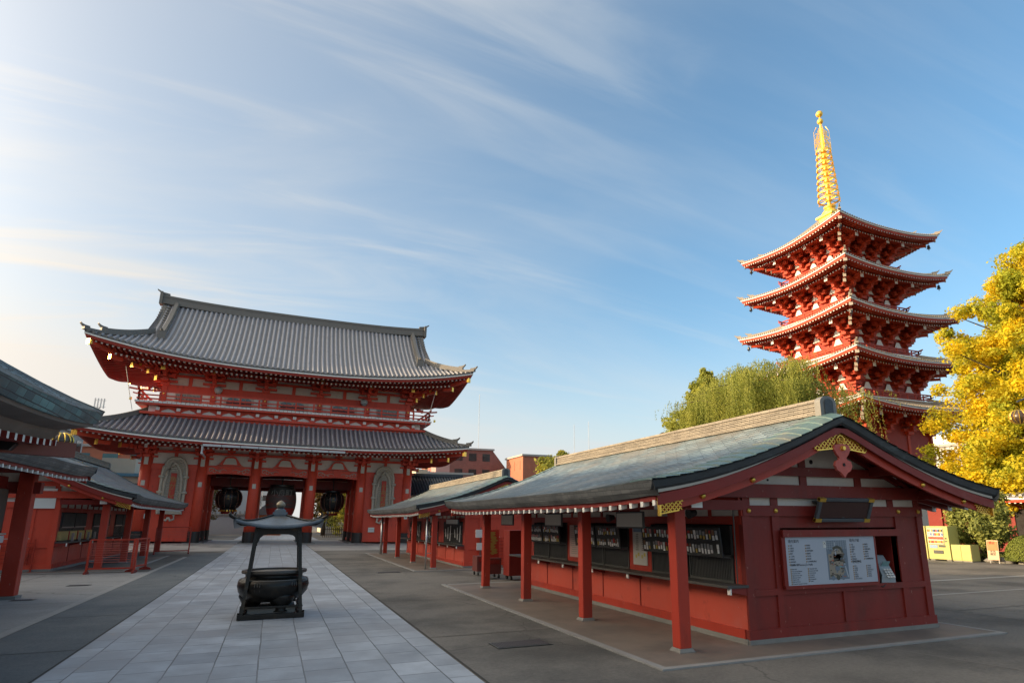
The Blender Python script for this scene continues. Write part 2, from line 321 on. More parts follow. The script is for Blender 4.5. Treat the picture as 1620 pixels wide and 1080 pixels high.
b = MB(); xs = np.concatenate([[-900, -300, -120, -60], np.linspace(-40, 40, 41), [60, 120, 300, 900]]); ys = np.concatenate([[-900, -100, -30], np.linspace(0, 110, 56), [150, 300, 900, 2500]])
b.grid([[(x, y, gz(x, y)) for x in xs] for y in ys]); g_ = b.build('ground', mg); tag(g_, None, None, kind='structure')
# stone path of large granite flags laid in long courses
mp_ = brickmat('granite_flags', (.345, .380, .425), (.24, .268, .305), (.115, .12, .125), .74, .57, .009, .55, axes='yx', bump=.9, nvar=.34, dirt=(.24, .255, .28), spec=.45, dirtscale=.7)
sheet('stone_path', -2.62, 2.62, -6, 57.5, .008, mp_, 4, 60)
mb_ = speckle(mat('dark_asphalt_lane', (.082, .096, .106), .8, var=.2, vscale=.8, bump=.4, bscale=60, col2=(.112, .124, .130), c2lo=.4, c2hi=.7, c2scale=.5))
sheet('asphalt_lane', -4.15, -2.626, -6, 44, .004, mb_, 2, 40)
ml = mat('light_kerb_stone', (.24, .24, .235), .7, var=.12, vscale=3, bump=.2)
for (x0, x1, y0, y1) in ((-4.36, -4.16, -6, 40), ):
    sheet('kerb_line', x0, x1, y0, y1, .008, ml, 1, 30)
mconc = mat('pale_concrete_walk', (.22, .222, .222), .75, var=.14, vscale=.7, bump=.2, bscale=40, col2=(.18, .18, .178), c2lo=.45, c2hi=.7, c2scale=.6)
speckle(mconc, .6)
sheet('left_walk', -30, -4.37, -6, 29.5, .004, mconc, 6, 20)
sheet('cross_path', -34, 34, 46.0, 57.4, .0041, mat('worn_concrete_apron', (.30, .29, .28), .7, var=.12, vscale=.5, col2=(.13, .13, .13), c2lo=.45, c2hi=.7, c2scale=.35, bump=.2), 24, 6)
sheet('gate_floor', -12, 13.5, 57.55, 70.5, .012, mat('gate_paving', (.32, .31, .30), .6, var=.1, vscale=.8), 24, 8)
sheet('south_path', -3.5, 4.5, 70.55, 150, .010, mp_, 4, 10)
sheet('plaza_strip', 14.5, 31, 14.9, 15.15, .006, ml, 10, 1)
sheet('plaza_strip', 14.5, 36, 12.2, 12.32, .006, ml, 10, 1)
# thin expansion joints across the concrete
def joints(name, segs, m, z=.0075, w=.025):
    b = MB()
    for (xa, ya, xb, yb) in segs:
        n = max(2, int(abs(yb-ya)+abs(xb-xa)))
        dx, dy = xb-xa, yb-ya; L = sqrt(dx*dx+dy*dy); px, py = -dy/L*w/2, dx/L*w/2
        G = [[(xa+dx*t-px*s, ya+dy*t-py*s, gz(xa+dx*t, ya+dy*t)+z) for s in (-1, 1)] for t in np.linspace(0, 1, n)]
        b.grid(G)
    o = b.build(name, m); tag(o, None, None, kind='structure'); return o
mj = flat('joint_filler', (.035, .033, .03), .9)
joints('ground_joints', [(2.7, y, 5.0, y) for y in (6.2, 11.4, 16.6, 21.8, 27, 32)]+[(-4.1, y, -2.65, y) for y in (8.5, 12.5, 16.6, 20.8, 25, 30)]+[(5.1, 23.3, 14, 23.3), (14.2, 2, 14.2, 30), (14.3, 10, 34, 10), (14.3, 18, 30, 18), (-4.4, 19.5, -9, 19.5), (-4.4, 25.4, -12, 25.4), (-7.5, 6, -7.5, 29)], mj)
joints('path_edge', [(2.66, -6, 2.66, 57), (-2.645, -6, -2.645, 44)], mj, z=.0095, w=.03)
joints('pale_joint', [(5.6, 4, 14, 3.6), (12.36, 7.2, 36, 5.6), (9.2, 7.62, 10.0, 4.0)], flat('pale_joint_filler', (.20, .19, .175), .9), w=.018)
def drain(x, y, w, l, label):
    t = thing('drain_cover', label, 'drain cover', (x, y, gz(x, y)+.004), 0, 'iron drain covers in the paving')
    b = MB(); b.box(-w/2, w/2, -l/2, l/2, .004, .010); b.build('cover_frame', M['dark'], t)
    b = MB()
    n = int(w/.045)
    for i in range(n): b.box(-w/2+.04+i*(w-.08)/n, -w/2+.04+(i+.55)*(w-.08)/n, -l/2+.04, l/2-.04, .0105, .016)
    b.build('grate', mat('drain_iron', (.055, .05, .058), .6), t)
drain(3.93, 10.25, .95, .5, 'dark iron drain cover in the concrete between the stone path and the nearest red post')
drain(4.3, 25.6, .9, .45, 'small dark drain cover in the concrete near the far right kiosk')
drain(-5.4, 24.3, .6, .35, 'dark drain cover just in front of the first red barrier on the left walk')
drain(-5.7, 20.5, .5, .3, 'drain cover on the left walk beside the large leaning red post')

# ------------------------------------------------------------------ kiosk roofs with gabled ends and copper shingles
def kiosk_roof(root, mx, a, y0, y1, za, ze, al=None, th=.22, capL=None, copper='copper', edge='eaveedge', rs=.33, roll=.40):
    """ridge along y at x=0, eaves at x=-al and x=a; mx mirrors"""
    al = al or a
    def zt(x, y):
        A = a if x > 0 else al; t = min(1.0, abs(x)/A)
        z = ze+(za-ze)*((1-t)*.60+.40*(1-t)**2)
        if abs(x) < .25: z -= .03*(1-abs(x)/.25)
        e = min(y-y0, y1-y)
        if e < roll: z -= .10*(1-e/roll)**2*(1-.7*t)
        z += .09*t**3*max(0, 1-e/2.5)**2
        return z
    xs = np.concatenate([np.linspace(-al, 0, 15), np.linspace(0, a, 15)[1:]])
    ys = np.concatenate([y0+roll*np.array([0, .1, .25, .45, .7, 1]), np.linspace(y0+roll, y1-roll, 14)[1:-1], y1-roll*np.array([1, .7, .45, .25, .1, 0])])
    b = MB(mx); nc = int(al/.135)   # overlapping courses, each butt 9 mm proud of the one below
    for A, s_ in ((al, -1), (a, 1)):
        for c in range(nc):
            xa, xb = s_*A*c/nc, s_*A*(c+1)/nc; k = [(xa, .0), (xb, .009), (xb, -.004)]
            b.grid([[(x, y, zt(x, y)+dz) for x, dz in k] for y in ys] if s_ > 0 else [[(x, y, zt(x, y)+dz) for x, dz in k] for y in ys[::-1]])
    o = b.build('roof', [M[copper]], root)
    wv = .62   # broad shingles capping the verges
    for ye, sg in ((y0, 1), (y1, -1)):
        b = MB(mx)
        for A, s_ in ((al, -1), (a, 1)):
            n_ = int(A/.235)
            for c in range(n_):
                xa, xb = s_*(A-.01)*c/n_, s_*((A-.01)*(c+1)/n_+.02)
                q = [ye+sg*w for w in (-.012, .12, .3, wv)]
                top = [[(xa, y, zt(xa, min(max(y, y0), y1))+.012+.0*w) for w, y in enumerate(q)], [(xb, y, zt(xb, min(max(y, y0), y1))+.030) for y in q], [(xb, y, zt(xb, min(max(y, y0), y1))+.004) for y in q]]
                b.grid(top)
        b.build('verge_shingles', [M['verge']], root)
    # thick layered edge, both eaves and both gables, then underside
    b = MB(mx)
    for x, A in ((-al, al), (a, a)):
        s_ = np.sign(x)
        b.grid([[(x-s_*q[0], y, zt(x, y)-q[1]) for q in ((0, 0), (.01, .03), (.05, th*.6), (.13, th))] for y in ys], 0)
    tg = th*.64
    for y, sg in ((y0, 1), (y1, -1)):
        b.grid([[(x, y+sg*q[0], zt(x, y)-q[1]) for q in ((0, 0), (.012, .02), (.035, tg*.75), (.07, tg), (.12, tg))] for x in xs], 1)
    b.build('roof_edge', [M[edge], M['edge']], root)
    b = MB(mx)
    ins = .12; lo = th
    xs2 = np.clip(xs, -al+ins, a-ins)
    b.grid([[(x, min(max(y, y0+.07), y1-.07), zt(x, min(max(y, y0+roll), y1-roll))-lo-(.16 if min(y-y0, y1-y) < .01 else .0)) for x in xs2] for y in ys], 0)
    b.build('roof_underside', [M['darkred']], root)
    # cream strip and red barge board following the curve
    def path(y, dz, xa, xb, n=26): return [(x, y, zt(x, y)-dz) for x in np.linspace(xa, xb, n)]
    for y, sg in ((y0, 1), (y1, -1)):
        b = MB(mx)
        b.sweep(path(y+sg*.10, tg+.055, -al+.14, a-.14), .06, .055, mi=1, side=(0, 1, 0))
        b.sweep(path(y+sg*.17, th+.27, -al+.2, a-.2), .05, .22+th-tg, mi=0, side=(0, 1, 0))
        b.build('bargeboard', [M['red'], M['cream']], root)
    # eave fascia and rafters with white ends
    for x, s_ in ((-al, -1), (a, 1)):
        b = MB(mx); yy = np.linspace(y0+.2, y1-.2, 20)
        b.sweep([(x-s_*.2, y, zt(x, y)-th-.075) for y in yy], .05, .075, mi=0)
        k = int((y1-y0-.5)/rs)
        for i in range(k+1):
            y = y0+.25+i*(y1-y0-.5)/k
            e0 = x-s_*.17; e1 = x-s_*1.3
            zz0 = zt(x, y)-th-.145
            b.sweep([(e0, y, zz0), (e0-s_*.11, y, zz0+.02)], .075, .08, mi=1, cap0=1, cap1=0)
            b.sweep([(e0-s_*.11, y, zz0+.02), (e1, y, zz0+.20)], .072, .077, mi=0, cap0=0, cap1=0)
        o = b.build('rafters', [M['darkred'], M['white']], root)
    # ridge cap of stacked tile courses with end tiles
    c0, c1_ = y0+.42, y1-.42
    b = MB(mx)
    zr = za-.06
    for j, (w, h) in enumerate(((.36, .05), (.30, .036), (.315, .036), (.29, .036), (.305, .036), (.28, .036), (.32, .045))):
        b.box(-w/2, w/2, c0+.02*(j % 2), c1_-.02*(j % 2), zr, zr+h-.006); zr += h
    b.box(-.10, .10, c0, c1_, zr-.006, zr+.025)
    b.build('ridge_cap', [M['ridgecap']], root)
    for y, sg in ((c0, -1), (c1_, 1)):
        b = MB(mx); n = 12
        arch = [(-.19, 0), (.19, 0), (.19, .26)]+[(.19*cos(t), .26+.12*sin(t)) for t in np.linspace(0, pi, n)[1:-1]]+[(-.19, .26)]
        inn = [(-.10, .0), (.10, .0), (.10, .22)]+[(.10*cos(t), .22+.07*sin(t)) for t in np.linspace(0, pi, 8)[1:-1]]+[(-.10, .22)]
        b.prism(arch, (0, y, za-.10), (1, 0, 0), (0, 0, 1), (0, sg*.13, 0), 0)
        b.prism(inn, (0, y+sg*.131, za-.06), (1, 0, 0), (0, 0, 1), (0, sg*.015, 0), 1)
        b.build('ridge_end_tile', [M['copperdark'], M['edge']], root)
    return zt
M['ridgecap'] = brickmat('ridge_tile_courses', (.30, .27, .22), (.20, .18, .15), (.06, .055, .05), .24, .036, .005, .75, axes='yz', bump=.5, nvar=.22)
M['copperdark'] = mat('lead_grey_tile', (.17, .17, .16), .6, var=.2, vscale=6)

def lattice(b, o, ux, uy, un, poly_in, w, h, mi=0, st=.075, t=.012, th=.014):
    """gold lattice strips clipped to a w x h area where poly_in(u,v) holds"""
    o, ux, uy, un = map(lambda q: np.array(q, float), (o, ux, uy, un))
    for sgn in (1, -1):
        k = -int((w+h)/st)
        while k*st < w+h:
            pts = []
            for j in range(int(h/.012)+1):
                v = j*.012; u = k*st+sgn*v
                if poly_in(u, v): pts.append((u, v))
                elif len(pts) > 1:
                    seg(b, o, ux, uy, un, pts[0], pts[-1], t, th, mi); pts = []
                else: pts = []
            if len(pts) > 1: seg(b, o, ux, uy, un, pts[0], pts[-1], t, th, mi)
            k += 1
def seg(b, o, ux, uy, un, p, q, t, th, mi):
    p = np.array(p, float); q = np.array(q, float); d = q-p; L = np.linalg.norm(d)
    if L < 1e-4: return
    d /= L; n = np.array([-d[1], d[0]])
    c = (p+q)/2
    b.obox(o+c[0]*ux+c[1]*uy+un*th/2, (d[0]*ux+d[1]*uy)*L/2, (n[0]*ux+n[1]*uy)*t/2, un*th/2, mi)
def gable_gold(root, mx, zt, a, al, y0, th):
    # apex lattice: chevron either side of the ridge, hanging along both barge boards
    y = y0+.135
    b = MB(mx)
    top = lambda x: zt(x, y0)-th-.05
    W_ = .62
    def inn(u, v):
        x = u-W_; 
        zt_ = top(x)-(top(0)-.42)
        lo_ = zt_-(.30-.20*abs(x)/W_) + (.0)
        return abs(x) < W_-.05*math.sin(v*30) and lo_ < v < zt_
    lattice(b, (-W_, y, top(0)-.42), (1, 0, 0), (0, 0, 1), (0, -.016/.016, 0), inn, 2*W_, .42, st=.085)
    for s_ in (-1, 1):
        P = [(s_*x, y-.02, top(s_*x)-.02) for x in np.linspace(0, W_-.04, 8)]
        b.sweep(P, .02, .02, side=(0, 1, 0))
        P = [(s_*x, y-.02, top(s_*x)-(.30-.20*x/W_)) for x in np.linspace(0, W_-.06, 8)]
        b.sweep(P, .02, .02, side=(0, 1, 0))
    P = [(.085*cos(t), y-.03, top(0)-.14+.085*sin(t)) for t in np.linspace(0, 2*pi, 17)]
    b.tube(P, .010, 5); P = [(.05*cos(t)*(1-t/9), y-.03, top(0)-.14+.05*sin(t)*(1-t/9)) for t in np.linspace(0, 5.5, 14)]; b.tube(P, .008, 4)
    b.build('gable_gold_lattice', M['gold'], root)
    for s_, A in ((-1, al), (1, a)):
        b = MB(mx); xa = A-.62; xb = A-.17
        def inn2(u, v, s_=s_, A=A):
            x = xa+u; zt_ = zt(s_*x, y0)-th-.055; v_ = v+zt(s_*A, y0)-th-.30
            k = (x-xa)/(xb-xa)
            return .05+.05*math.cos(v_*40) < k < 1 and zt_-.235 < v_ < zt_-.01
        lattice(b, (s_*xa, y, zt(s_*A, y0)-th-.30), (s_, 0, 0), (0, 0, 1), (0, -1, 0), inn2, xb-xa, .55, st=.07)
        for dz in (.015, .235):
            b.sweep([(s_*x, y-.02, zt(s_*x, y0)-th-.055-dz) for x in np.linspace(xa+.1, xb, 5)], .02, .018, side=(0, 1, 0))
        b.obox((s_*xb, y-.03, zt(s_*xb, y0)-th-.18), (.014, 0, 0), (0, .03, 0), (0, 0, .13))
        b.build('barge_end_gold', M['gold'], root)
    for x in (-.50*al, -.75*al, .5*a, .77*a):
        b = MB(mx); zc = zt(x, y0)-th-.16
        b.tube([(x, y+.02, zc), (x, y-.02, zc), (x, y-.045, zc)], [.045, .04, .012], 10)
        b.build('gold_stud', M['gold'], root, smooth=True)
    # pendant carving under the apex
    b = MB(mx)
    L = []
    shape = [(0, 0), (.16, -.02), (.19, -.10), (.13, -.19), (.075, -.24), (.10, -.28), (.17, -.30), (.20, -.38), (.15, -.46), (.07, -.50), (0, -.58)]
    poly = shape+[(-x, z) for x, z in shape[::-1][1:-1]]
    b.prism(poly[::-1], (0, y0+.14, top(0)-.20), (1, 0, 0), (0, 0, 1), (0, -.05, 0), 0)
    b.tube([(0, y0+.10, top(0)-.28), (0, y0+.04, top(0)-.28)], [.05, .035], 10, mi=1)
    b.tube([(0, y0+.10, top(0)-.56), (0, y0+.08, top(0)-.56)], [.03, .03], 8, mi=2)
    b.build('gable_pendant', [M['pendant'], M['gold'], M['void']], root)
M['pendant'] = mat('pale_red_carving', (.45, .10, .08), .6, var=.1, vscale=6)
# ------------------------------------------------------------------ sales kiosks
AMU = [flat('amulet_'+n, c) for n, c in (('white', (.8, .8, .77)), ('red', (.4, .05, .04)), ('brown', (.2, .10, .05)), ('pink', (.5, .25, .25)), ('gold', (.5, .36, .08)), ('blue', (.1, .14, .3)), ('grey', (.25, .26, .27)))]
def sales_kiosk(name, label, X, Y0, mx, sp, npost, seed, detail=True, za=3.88, group=None, sc=1.0, ze=2.50):
    rnd = random.Random(seed)
    t = thing(name, label, 'kiosk', (X, Y0, 0), 0, group)
    L = sp*(npost-1); a = 3.93
    t.scale = (sc,)*3
    zt = kiosk_roof(t, mx, a, -.86, L+1.4, za, ze)
    gable_gold(t, mx, zt, a, a, -.86, .22)
    xl, xr = -1.63, 2.77
    # posts under the long eave
    for i in range(npost):
        b = MB(mx); y = i*sp
        b.box(-2.95-.105, -2.95+.105, y-.105, y+.105, .07, 2.17)
        p = b.build('post', M['red'], t, bevel=.012)
        b = MB(mx); b.lathe([(.20, 0), (.20, .03), (.16, .075)], (-2.95, y), 4, rot=pi/4); b.build('post_base', M['stone'], p)
        b = MB(mx); b.box(-3.3, xl, y-.07, y+.07, 2.16, 2.32); 
        b.add([], []); b.box(-3.32, -3.30, y-.07, y+.07, 2.16, 2.32, 1)
        b.build('tie_beam', [M['darkred'], M['white']], t)
    b = MB(mx); b.box(-3.06, -2.84, -.55, L+1.0, 2.14+.03, 2.30); b.box(-3.05, -2.85, -.57, -.55, 2.18, 2.31, 1)
    b.build('eave_beam', [M['darkred'], M['white']], t)
    # ---- side wall with counter, shutters and amulet boards
    b = MB(mx); b.box(xl-.02, xl+.10, .0, L, .10, .92, 0)
    b.box(xl-.06, xl+.12, -.02, L, .0, .10, 2)
    b.box(xl-.05, xl-.0, .05, L, .10, .24, 1)
    k = int(round(L/1.66))
    for i in range(k):
        y = (i+1)*L/k-.02; b.box(xl-.035, xl-.02, y-.012, y+.012, .24, .92, 3)
    b.build('side_wall', [M['panel'], M['red'], M['stone'], M['darkred']], t)
    b = MB(mx); b.box(xl-.42, xl+.02, -.05 if detail else 0, L+.45, .90, .945); b.build('counter', mat('worn_counter_wood', (.06, .055, .05), .6, var=.3, vscale=6, stretch=(1, .15, 1)), t, bevel=.006)
    for i in range(k):
        y = -.05+i*1.63*L/(k*1.66)
        b = MB(mx); b.prism([(0, 0), (.32, 0), (.32, -.05), (.0, -.12)], (xl-.02, y-.03+.05, .898), (-1, 0, 0), (0, 0, 1), (0, .06, 0), 0)
        b.box(xl-.36, xl-.34, y+.01, y+.09, .80, .90, 1); b.build('counter_bracket', [M['darkred'], M['white']], t)
    b = MB(mx); b.box(xl-.02, xl+.12, 0, L, 1.92, 2.06, 0); b.box(xl-.0, xl+.10, 0, L, 2.06, 2.24, 1); b.box(xl-.05, xl+.12, -.0, L, 2.24, 2.40, 0)
    for i in range(2*k+1):
        y = i*L/(2*k); b.box(xl-.03, xl+.05, y-.035, y+.035, 2.062, 2.24, 0)
    b.build('upper_wall', [M['red'], M['plaster']], t)
    b = MB(mx); b.box(xl+.14, xl+.2, .1, L-.1, .95, 1.92); b.build('dark_interior_backing', M['void'], t)
    ng = 3; gl = L/ng; OPN = [(q0*L/9.96, q1*L/9.96) for q0, q1 in ((.25, 2.85), (3.72, 6.08), (6.95, 9.35))]
    for g in range(ng):
        ya = g*gl+(.02 if g else .08); pil = .85
        o0, o1 = OPN[g]; span = o1-o0; pil = (OPN[g+1][0]-o1) if g < 2 else L-o1
        if g == 0: b = MB(mx); b.box(xl-.0, xl+.10, .0, o0, .92, 1.92); b.build('pillar', M['red'], t)
        if g == 2: b = MB(mx); b.box(xl-.0, xl+.10, o1, L, .92, 1.92); b.build('pillar', M['red'], t)
        for h in range(2):
            ys, ye = o0+h*span/2+.03, o0+(h+1)*span/2-.03
            s_ = MB(mx); s_.box(xl+.03, xl+.06, ys, ye, .945, 1.9, 1)
            n = int((ye-ys)/.045)
            for i in range(n):
                y = ys+.02+i*(ye-ys-.04)/n; s_.box(xl-.0, xl+.03, y, y+.02, .98, 1.36, 0)
            s_.box(xl-.02, xl+.035, ys, ye, .945, .985, 0); s_.box(xl-.02, xl+.035, ys, ye, 1.36, 1.40, 0)
            s_.box(xl-.02, xl+.035, ys, ys+.03, .985, 1.9, 0); s_.box(xl-.02, xl+.035, ye-.03, ye, .985, 1.9, 0)
            s_.build('shutter', [M['dark'], M['shutterback']], t)
            if detail:
                # tilted board carrying rows of small amulets
                ux = np.array([.05, 0, -.49]); hgt = np.linalg.norm(ux); uxn = ux/hgt; nn = np.array([-.49, 0, -.05])/hgt
                o = np.array([xl-.25, 0, 1.86])
                bd = MB(mx); c = o+ux/2; bd.obox((c[0], (ys+ye)/2, c[2]), ux/2, (0, (ye-ys)/2-.01, 0), nn*.012)
                board = bd.build('amulet_board', M['shutterback'], t)
                am = MB(mx); m = max(6, int((ye-ys)/.092))
                for row, (u0, u1) in enumerate(((.03, .21), (.27, .45))):
                    for i in range(m):
                        if rnd.random() < .08: continue
                        y = ys+.05+(i+.5)*(ye-ys-.1)/m; jj = rnd.uniform(-.01, .01)
                        w = rnd.uniform(.018, .030)
                        ua, ub, uc = u0+rnd.uniform(0, .03)+jj, (u0+u1)/2+rnd.uniform(-.02, .02), u1-rnd.uniform(0, .03)
                        for (p, q, mi, ww) in ((ua, ub-.006, rnd.choice([1, 2, 3, 6, 6, 0, 6, 2, 6, 3]), w), (ub, uc, 0 if rnd.random() < .8 else 4, w*.8)):
                            cc = o+uxn*(p+q)/2+nn*.02; am.obox((cc[0], y, cc[2]), uxn*(q-p)/2, (0, ww, 0), nn*.006, mi)
                am.build('amulet_samples', AMU, board)['kind'] = 'stuff'
                for yy in (ys+.06, ye-.06):
                    r = MB(mx); e = o+ux; r.tube([(e[0], yy, e[2]), (xl+.0, yy, 1.36)], .006, 5); r.build('board_stay', M['metal'], board)
            else:
                bd = MB(mx); bd.box(xl-.05, xl-.03, ys+.02, ye-.02, 1.42, 1.88); bd.build('upper_shutter', M['shutterback'], t)
                if mx > 0:
                    for q in range(3):
                        y = ys+.15+q*(ye-ys)*.27; c = MB(mx); c.obox((xl-.08, y, 1.40), (.004, 0, 0), (0, .05, 0), (.0, .05*(q-1), .34-.08*q)); c.build('paper_slip', M['paper'], t)
                elif h == 0 or g == 0:
                    c = MB(mx); c.box(xl-.062, xl-.05, ys+.05, ye-.05, 1.40, 1.43); c.build('shutter_rail', M['metal'], t)
        if g < ng-1:
            yp = o1
            b = MB(mx); b.box(xl-.01, xl+.11, yp, yp+pil, .92, 1.92); b.build('pillar', M['red'], t)
            if detail:
                PX_ = [flat('poster_base_%d' % g, ((.55, .38, .34), (.55, .53, .48))[1-g]), flat('poster_ink_a', (.30, .27, .22)), flat('poster_ink_b', (.50, .42, .10)), flat('poster_ink_c', (.16, .24, .33))]
                b = MB(mx); y0p = yp+.12; b.box(xl-.035, xl-.02, y0p, y0p+.56, 1.06, 1.86, 0)
                if g == 0:
                    b.box(xl-.037, xl-.035, y0p+.03, y0p+.53, 1.74, 1.83, 3)
                    for yy in (y0p+.14, y0p+.38):
                        for q in range(9): b.box(xl-.038, xl-.036, yy-.06+.01*(q % 2), yy+.06-.012*(q % 3), 1.36+.04*q, 1.385+.04*q, 1)
                        b.box(xl-.038, xl-.036, yy-.08, yy-.01, 1.24, 1.31, 2); b.box(xl-.038, xl-.036, yy+.02, yy+.08, 1.20, 1.27, 2)
                else:
                    for q in range(14): b.box(xl-.037, xl-.035, y0p+.05, y0p+.50-.03*(q % 4), 1.14+.05*q, 1.155+.05*q, 1)
                b.build('poster', PX_, t)
    # hanging blank signs under the eave
    for yy, ww in ((1.45+sp*.0, 1.0), (1.75+sp, 1.0), (1.75+2*sp, 1.0)) if detail else ((1.4, .6), (sp+1.4, .6), (2*sp+1.4, .6)):
        sg = thing('hanging_sign', None, 'sign', (X, Y0, gz(X, Y0)*0), 0, 'blank signs hanging under the kiosk eaves')
        b = MB(mx); b.box(-2.68, -2.64, yy, yy+ww, 1.84, 2.15, 0); b.box(-2.684, -2.636, yy+.03, yy+ww-.03, 1.87, 2.12, 1)
        b.build('sign_panel', [M['dark'], M['panelwhite']], sg)
        b = MB(mx)
        for q in (.1, ww-.1): b = MB(mx); b.box(-2.665, -2.655, yy+q-.005, yy+q+.005, 2.15, 2.36); b.build('hanger', M['metal'], sg)
        sg.scale = (sc,)*3; SIGNS.append((sg, name, mx, Y0+yy))
    # ---- gable end wall facing the visitor
    for ye, sg in ((0, 1), (L, -1)):
        b = MB(mx); y = ye
        def bx(x0, x1, z0, z1, pr, mi, dep=.08): b.box(x0, x1, y-sg*pr, y+sg*dep, z0, z1, mi)
        openw = detail and ye == 0
        if openw:
            bx(xl, -.97, .1, 2.06, 0, 0); bx(2.02, xr, .1, 2.06, 0, 0); bx(-.97, 2.02, .1, .80, 0, 0); bx(-.97, 2.02, 1.86, 2.06, 0, 0)
        else: bx(xl, xr, .1, 2.06, 0, 0)
        bx(xl-.04, xr+.06, .0, .09, .05, 3)
        bx(xl-.03, xr+.05, .09, .24, .04, 0)
        for xp in (xl+.07, -.92, 2.02+.08, xr-.07): bx(xp-.08, xp+.08, .24, 2.06, .03, 0)
        bx(xl, xr, 2.06, 2.24, .05, 0)
        bx(xl+.15, xr-.15, .76, .86, .034, 0)
        bx(.50, .58, .24, .76, .028, 0)
        # plaster band, big tie beam, upper gable framing
        bx(xl, xr, 2.24, 2.37, .0, 1); 
        for xp in (xl+.1, xl+.72, .3, 1.95, xr-.1): bx(xp-.08, xp+.08, 2.24, 2.37, .02, 0)
        bx(-2.72, 3.15, 2.37, 2.60, .10, 0, .10)
        for xe, s_ in ((-2.72, -1), (3.15, 1)): b.box(xe, xe+s_*.02, y-sg*.10, y+sg*.10, 2.37, 2.60, 2)
        # pediment plaster following the roof
        xs_ = np.linspace(-2.7, 2.9, 24)
        G = [[(x, y, 2.6) for x in xs_], [(x, y, max(2.601, zt(x, 2)-.26)) for x in xs_]]
        b.grid(G, 1)
        for xp in (-1.5, -.2, 1.15): bx(xp-.08, xp+.08, 2.60, 2.76, .03, 0)
        bx(-1.55, 2.05, 2.76, 2.92, .07, 0, .10)
        for xe, s_ in ((-1.55, -1), (2.05, 1)): b.box(xe, xe+s_*.18, y-sg*.075, y+sg*.10, 2.77, 2.91, 2)
        bx(-.28, -.12, 2.92, 3.35, .03, 0)
        for s_ in (-1, 1):
            for kx in (.55, 1.0): b.sweep([(s_*kx*.5, y-sg*.06, zt(0, 2)-.42-.05*kx), (s_*(kx+1.6), y-sg*.06, zt(kx+1.6, 2)-.36)], .05, .07, side=(0, 1, 0), mi=4)
        b.build('gable_wall', [M['red2'] if detail else M['gred'], M['plaster'], M['white'], M['stone'], M['darkred']], t)
        if ye == 0 and detail:
            for x, z in ((xl+.12, 2.15), (-.92, 2.15), (2.10, 2.15), (xr-.12, 2.15), (.3, 2.09)):
                b = MB(mx); b.lathe([(.045, 0), (.04, .02), (.015, .035)], n=6); 
                b.v = [(x+p[0], -.05-p[2], z+p[1]) for p in b.v]; b.build('gold_stud', M['gold'], t)
        if ye == 0:
            b = MB(mx)
            for x in (-.48, .05, -1.0):
                b = MB(mx); b.tube([(x, .004, 3.03 if x > -.9 else 2.68), (x, -.010, 3.03 if x > -.9 else 2.68)], .04 if x > -.9 else .02, 10)
                b.build('vent_hole', M['void'], t)
    # right hand side wall and back framing
    b = MB(mx); b.box(xr-.10, xr, .08, L-.08, .0, 2.40); b.build('back_wall', M['red2'], t)
    # purlins carrying the gable overhang
    for x in (-2.9, -1.5, 0, 1.5, 2.75):
        b = MB(mx); z = zt(x, 2)-.42; b.box(x-.08, x+.08, -.62, L+1.1, z, z+.17, 0)
        b.build('purlin', [M['darkred']], t)
    # platform slab with pale kerb
    b = MB(mx); b.box(-3.80, 3.3, -.80, L+1.3, .001, .02, 0)
    for q in ((-3.92, -3.80, -.92, L+1.5), (3.3, 3.4, -.92, L+1.5)): b.box(q[0], q[1], q[2], q[3], .001, .024, 1)
    b.box(-3.80, 3.3, -.92, -.80, .001, .024, 1); b.box(-3.72, 3.3, L+1.3, L+1.5, .001, .024, 1)
    p = b.build('platform', [M['slab'], ml], None); p.location = (X, Y0, 0); p.scale = (sc, sc, 1); tag(p, None, None, kind='structure')
    return t, zt
M['red2'] = mat('deep_red_wall', (.20, .023, .017), .48, var=.16, vscale=2.4, bump=.15, bscale=18, stretch=(1, 1, .4), col2=(.155, .026, .02), c2lo=.45, c2hi=.75, c2scale=1.8)
M['shutterback'] = mat('black_felt_board', (.03, .033, .034), .7)
M['slab'] = mat('brown_concrete_slab', (.18, .15, .125), .62, var=.18, vscale=.6, bump=.12, col2=(.13, .115, .10), c2lo=.42, c2hi=.65, c2scale=.8)
SIGNS = []
k1, zt1 = sales_kiosk('sales_kiosk', 'nearest red kiosk with a map board on its gable end', 8.95, 8.66, 1, 3.32, 4, 1)
k2, zt2 = sales_kiosk('sales_kiosk', 'farther red kiosk on the right of the path, with a steel pipe beside its post', 9.2, 26.5, 1, 4.15, 4, 2, detail=False, za=3.92)
k3, zt3 = sales_kiosk('sales_kiosk', 'red kiosk on the left of the path behind the two red barriers', -9.92, 31.1, -1, 3.95, 4, 3, detail=False, za=4.32, sc=1.2, ze=2.43)
txt = {('k1', 0): 'large blank sign hanging beside the nearest post of the near right kiosk', ('k1', 1): 'blank sign hanging above the taller grey poster of the near right kiosk', ('k1', 2): 'small blank framed sign hanging at the far end of the near right kiosk'}
names = ['blank panel hanging beside the nearest post of the near right kiosk', 'blank panel hanging between the second and third posts of the near right kiosk', 'blank panel hanging between the third and last posts of the near right kiosk',
 'small blank panel hanging by the first post of the far right kiosk', 'small blank panel hanging by the second post of the far right kiosk', 'small blank panel hanging by the third post of the far right kiosk',
 'small blank panel hanging by the first post of the far left kiosk', 'small blank panel hanging by the second post of the far left kiosk', 'small blank panel hanging by the third post of the far left kiosk']
for (sg, *_), nme in zip(SIGNS, names): sg['label'] = nme

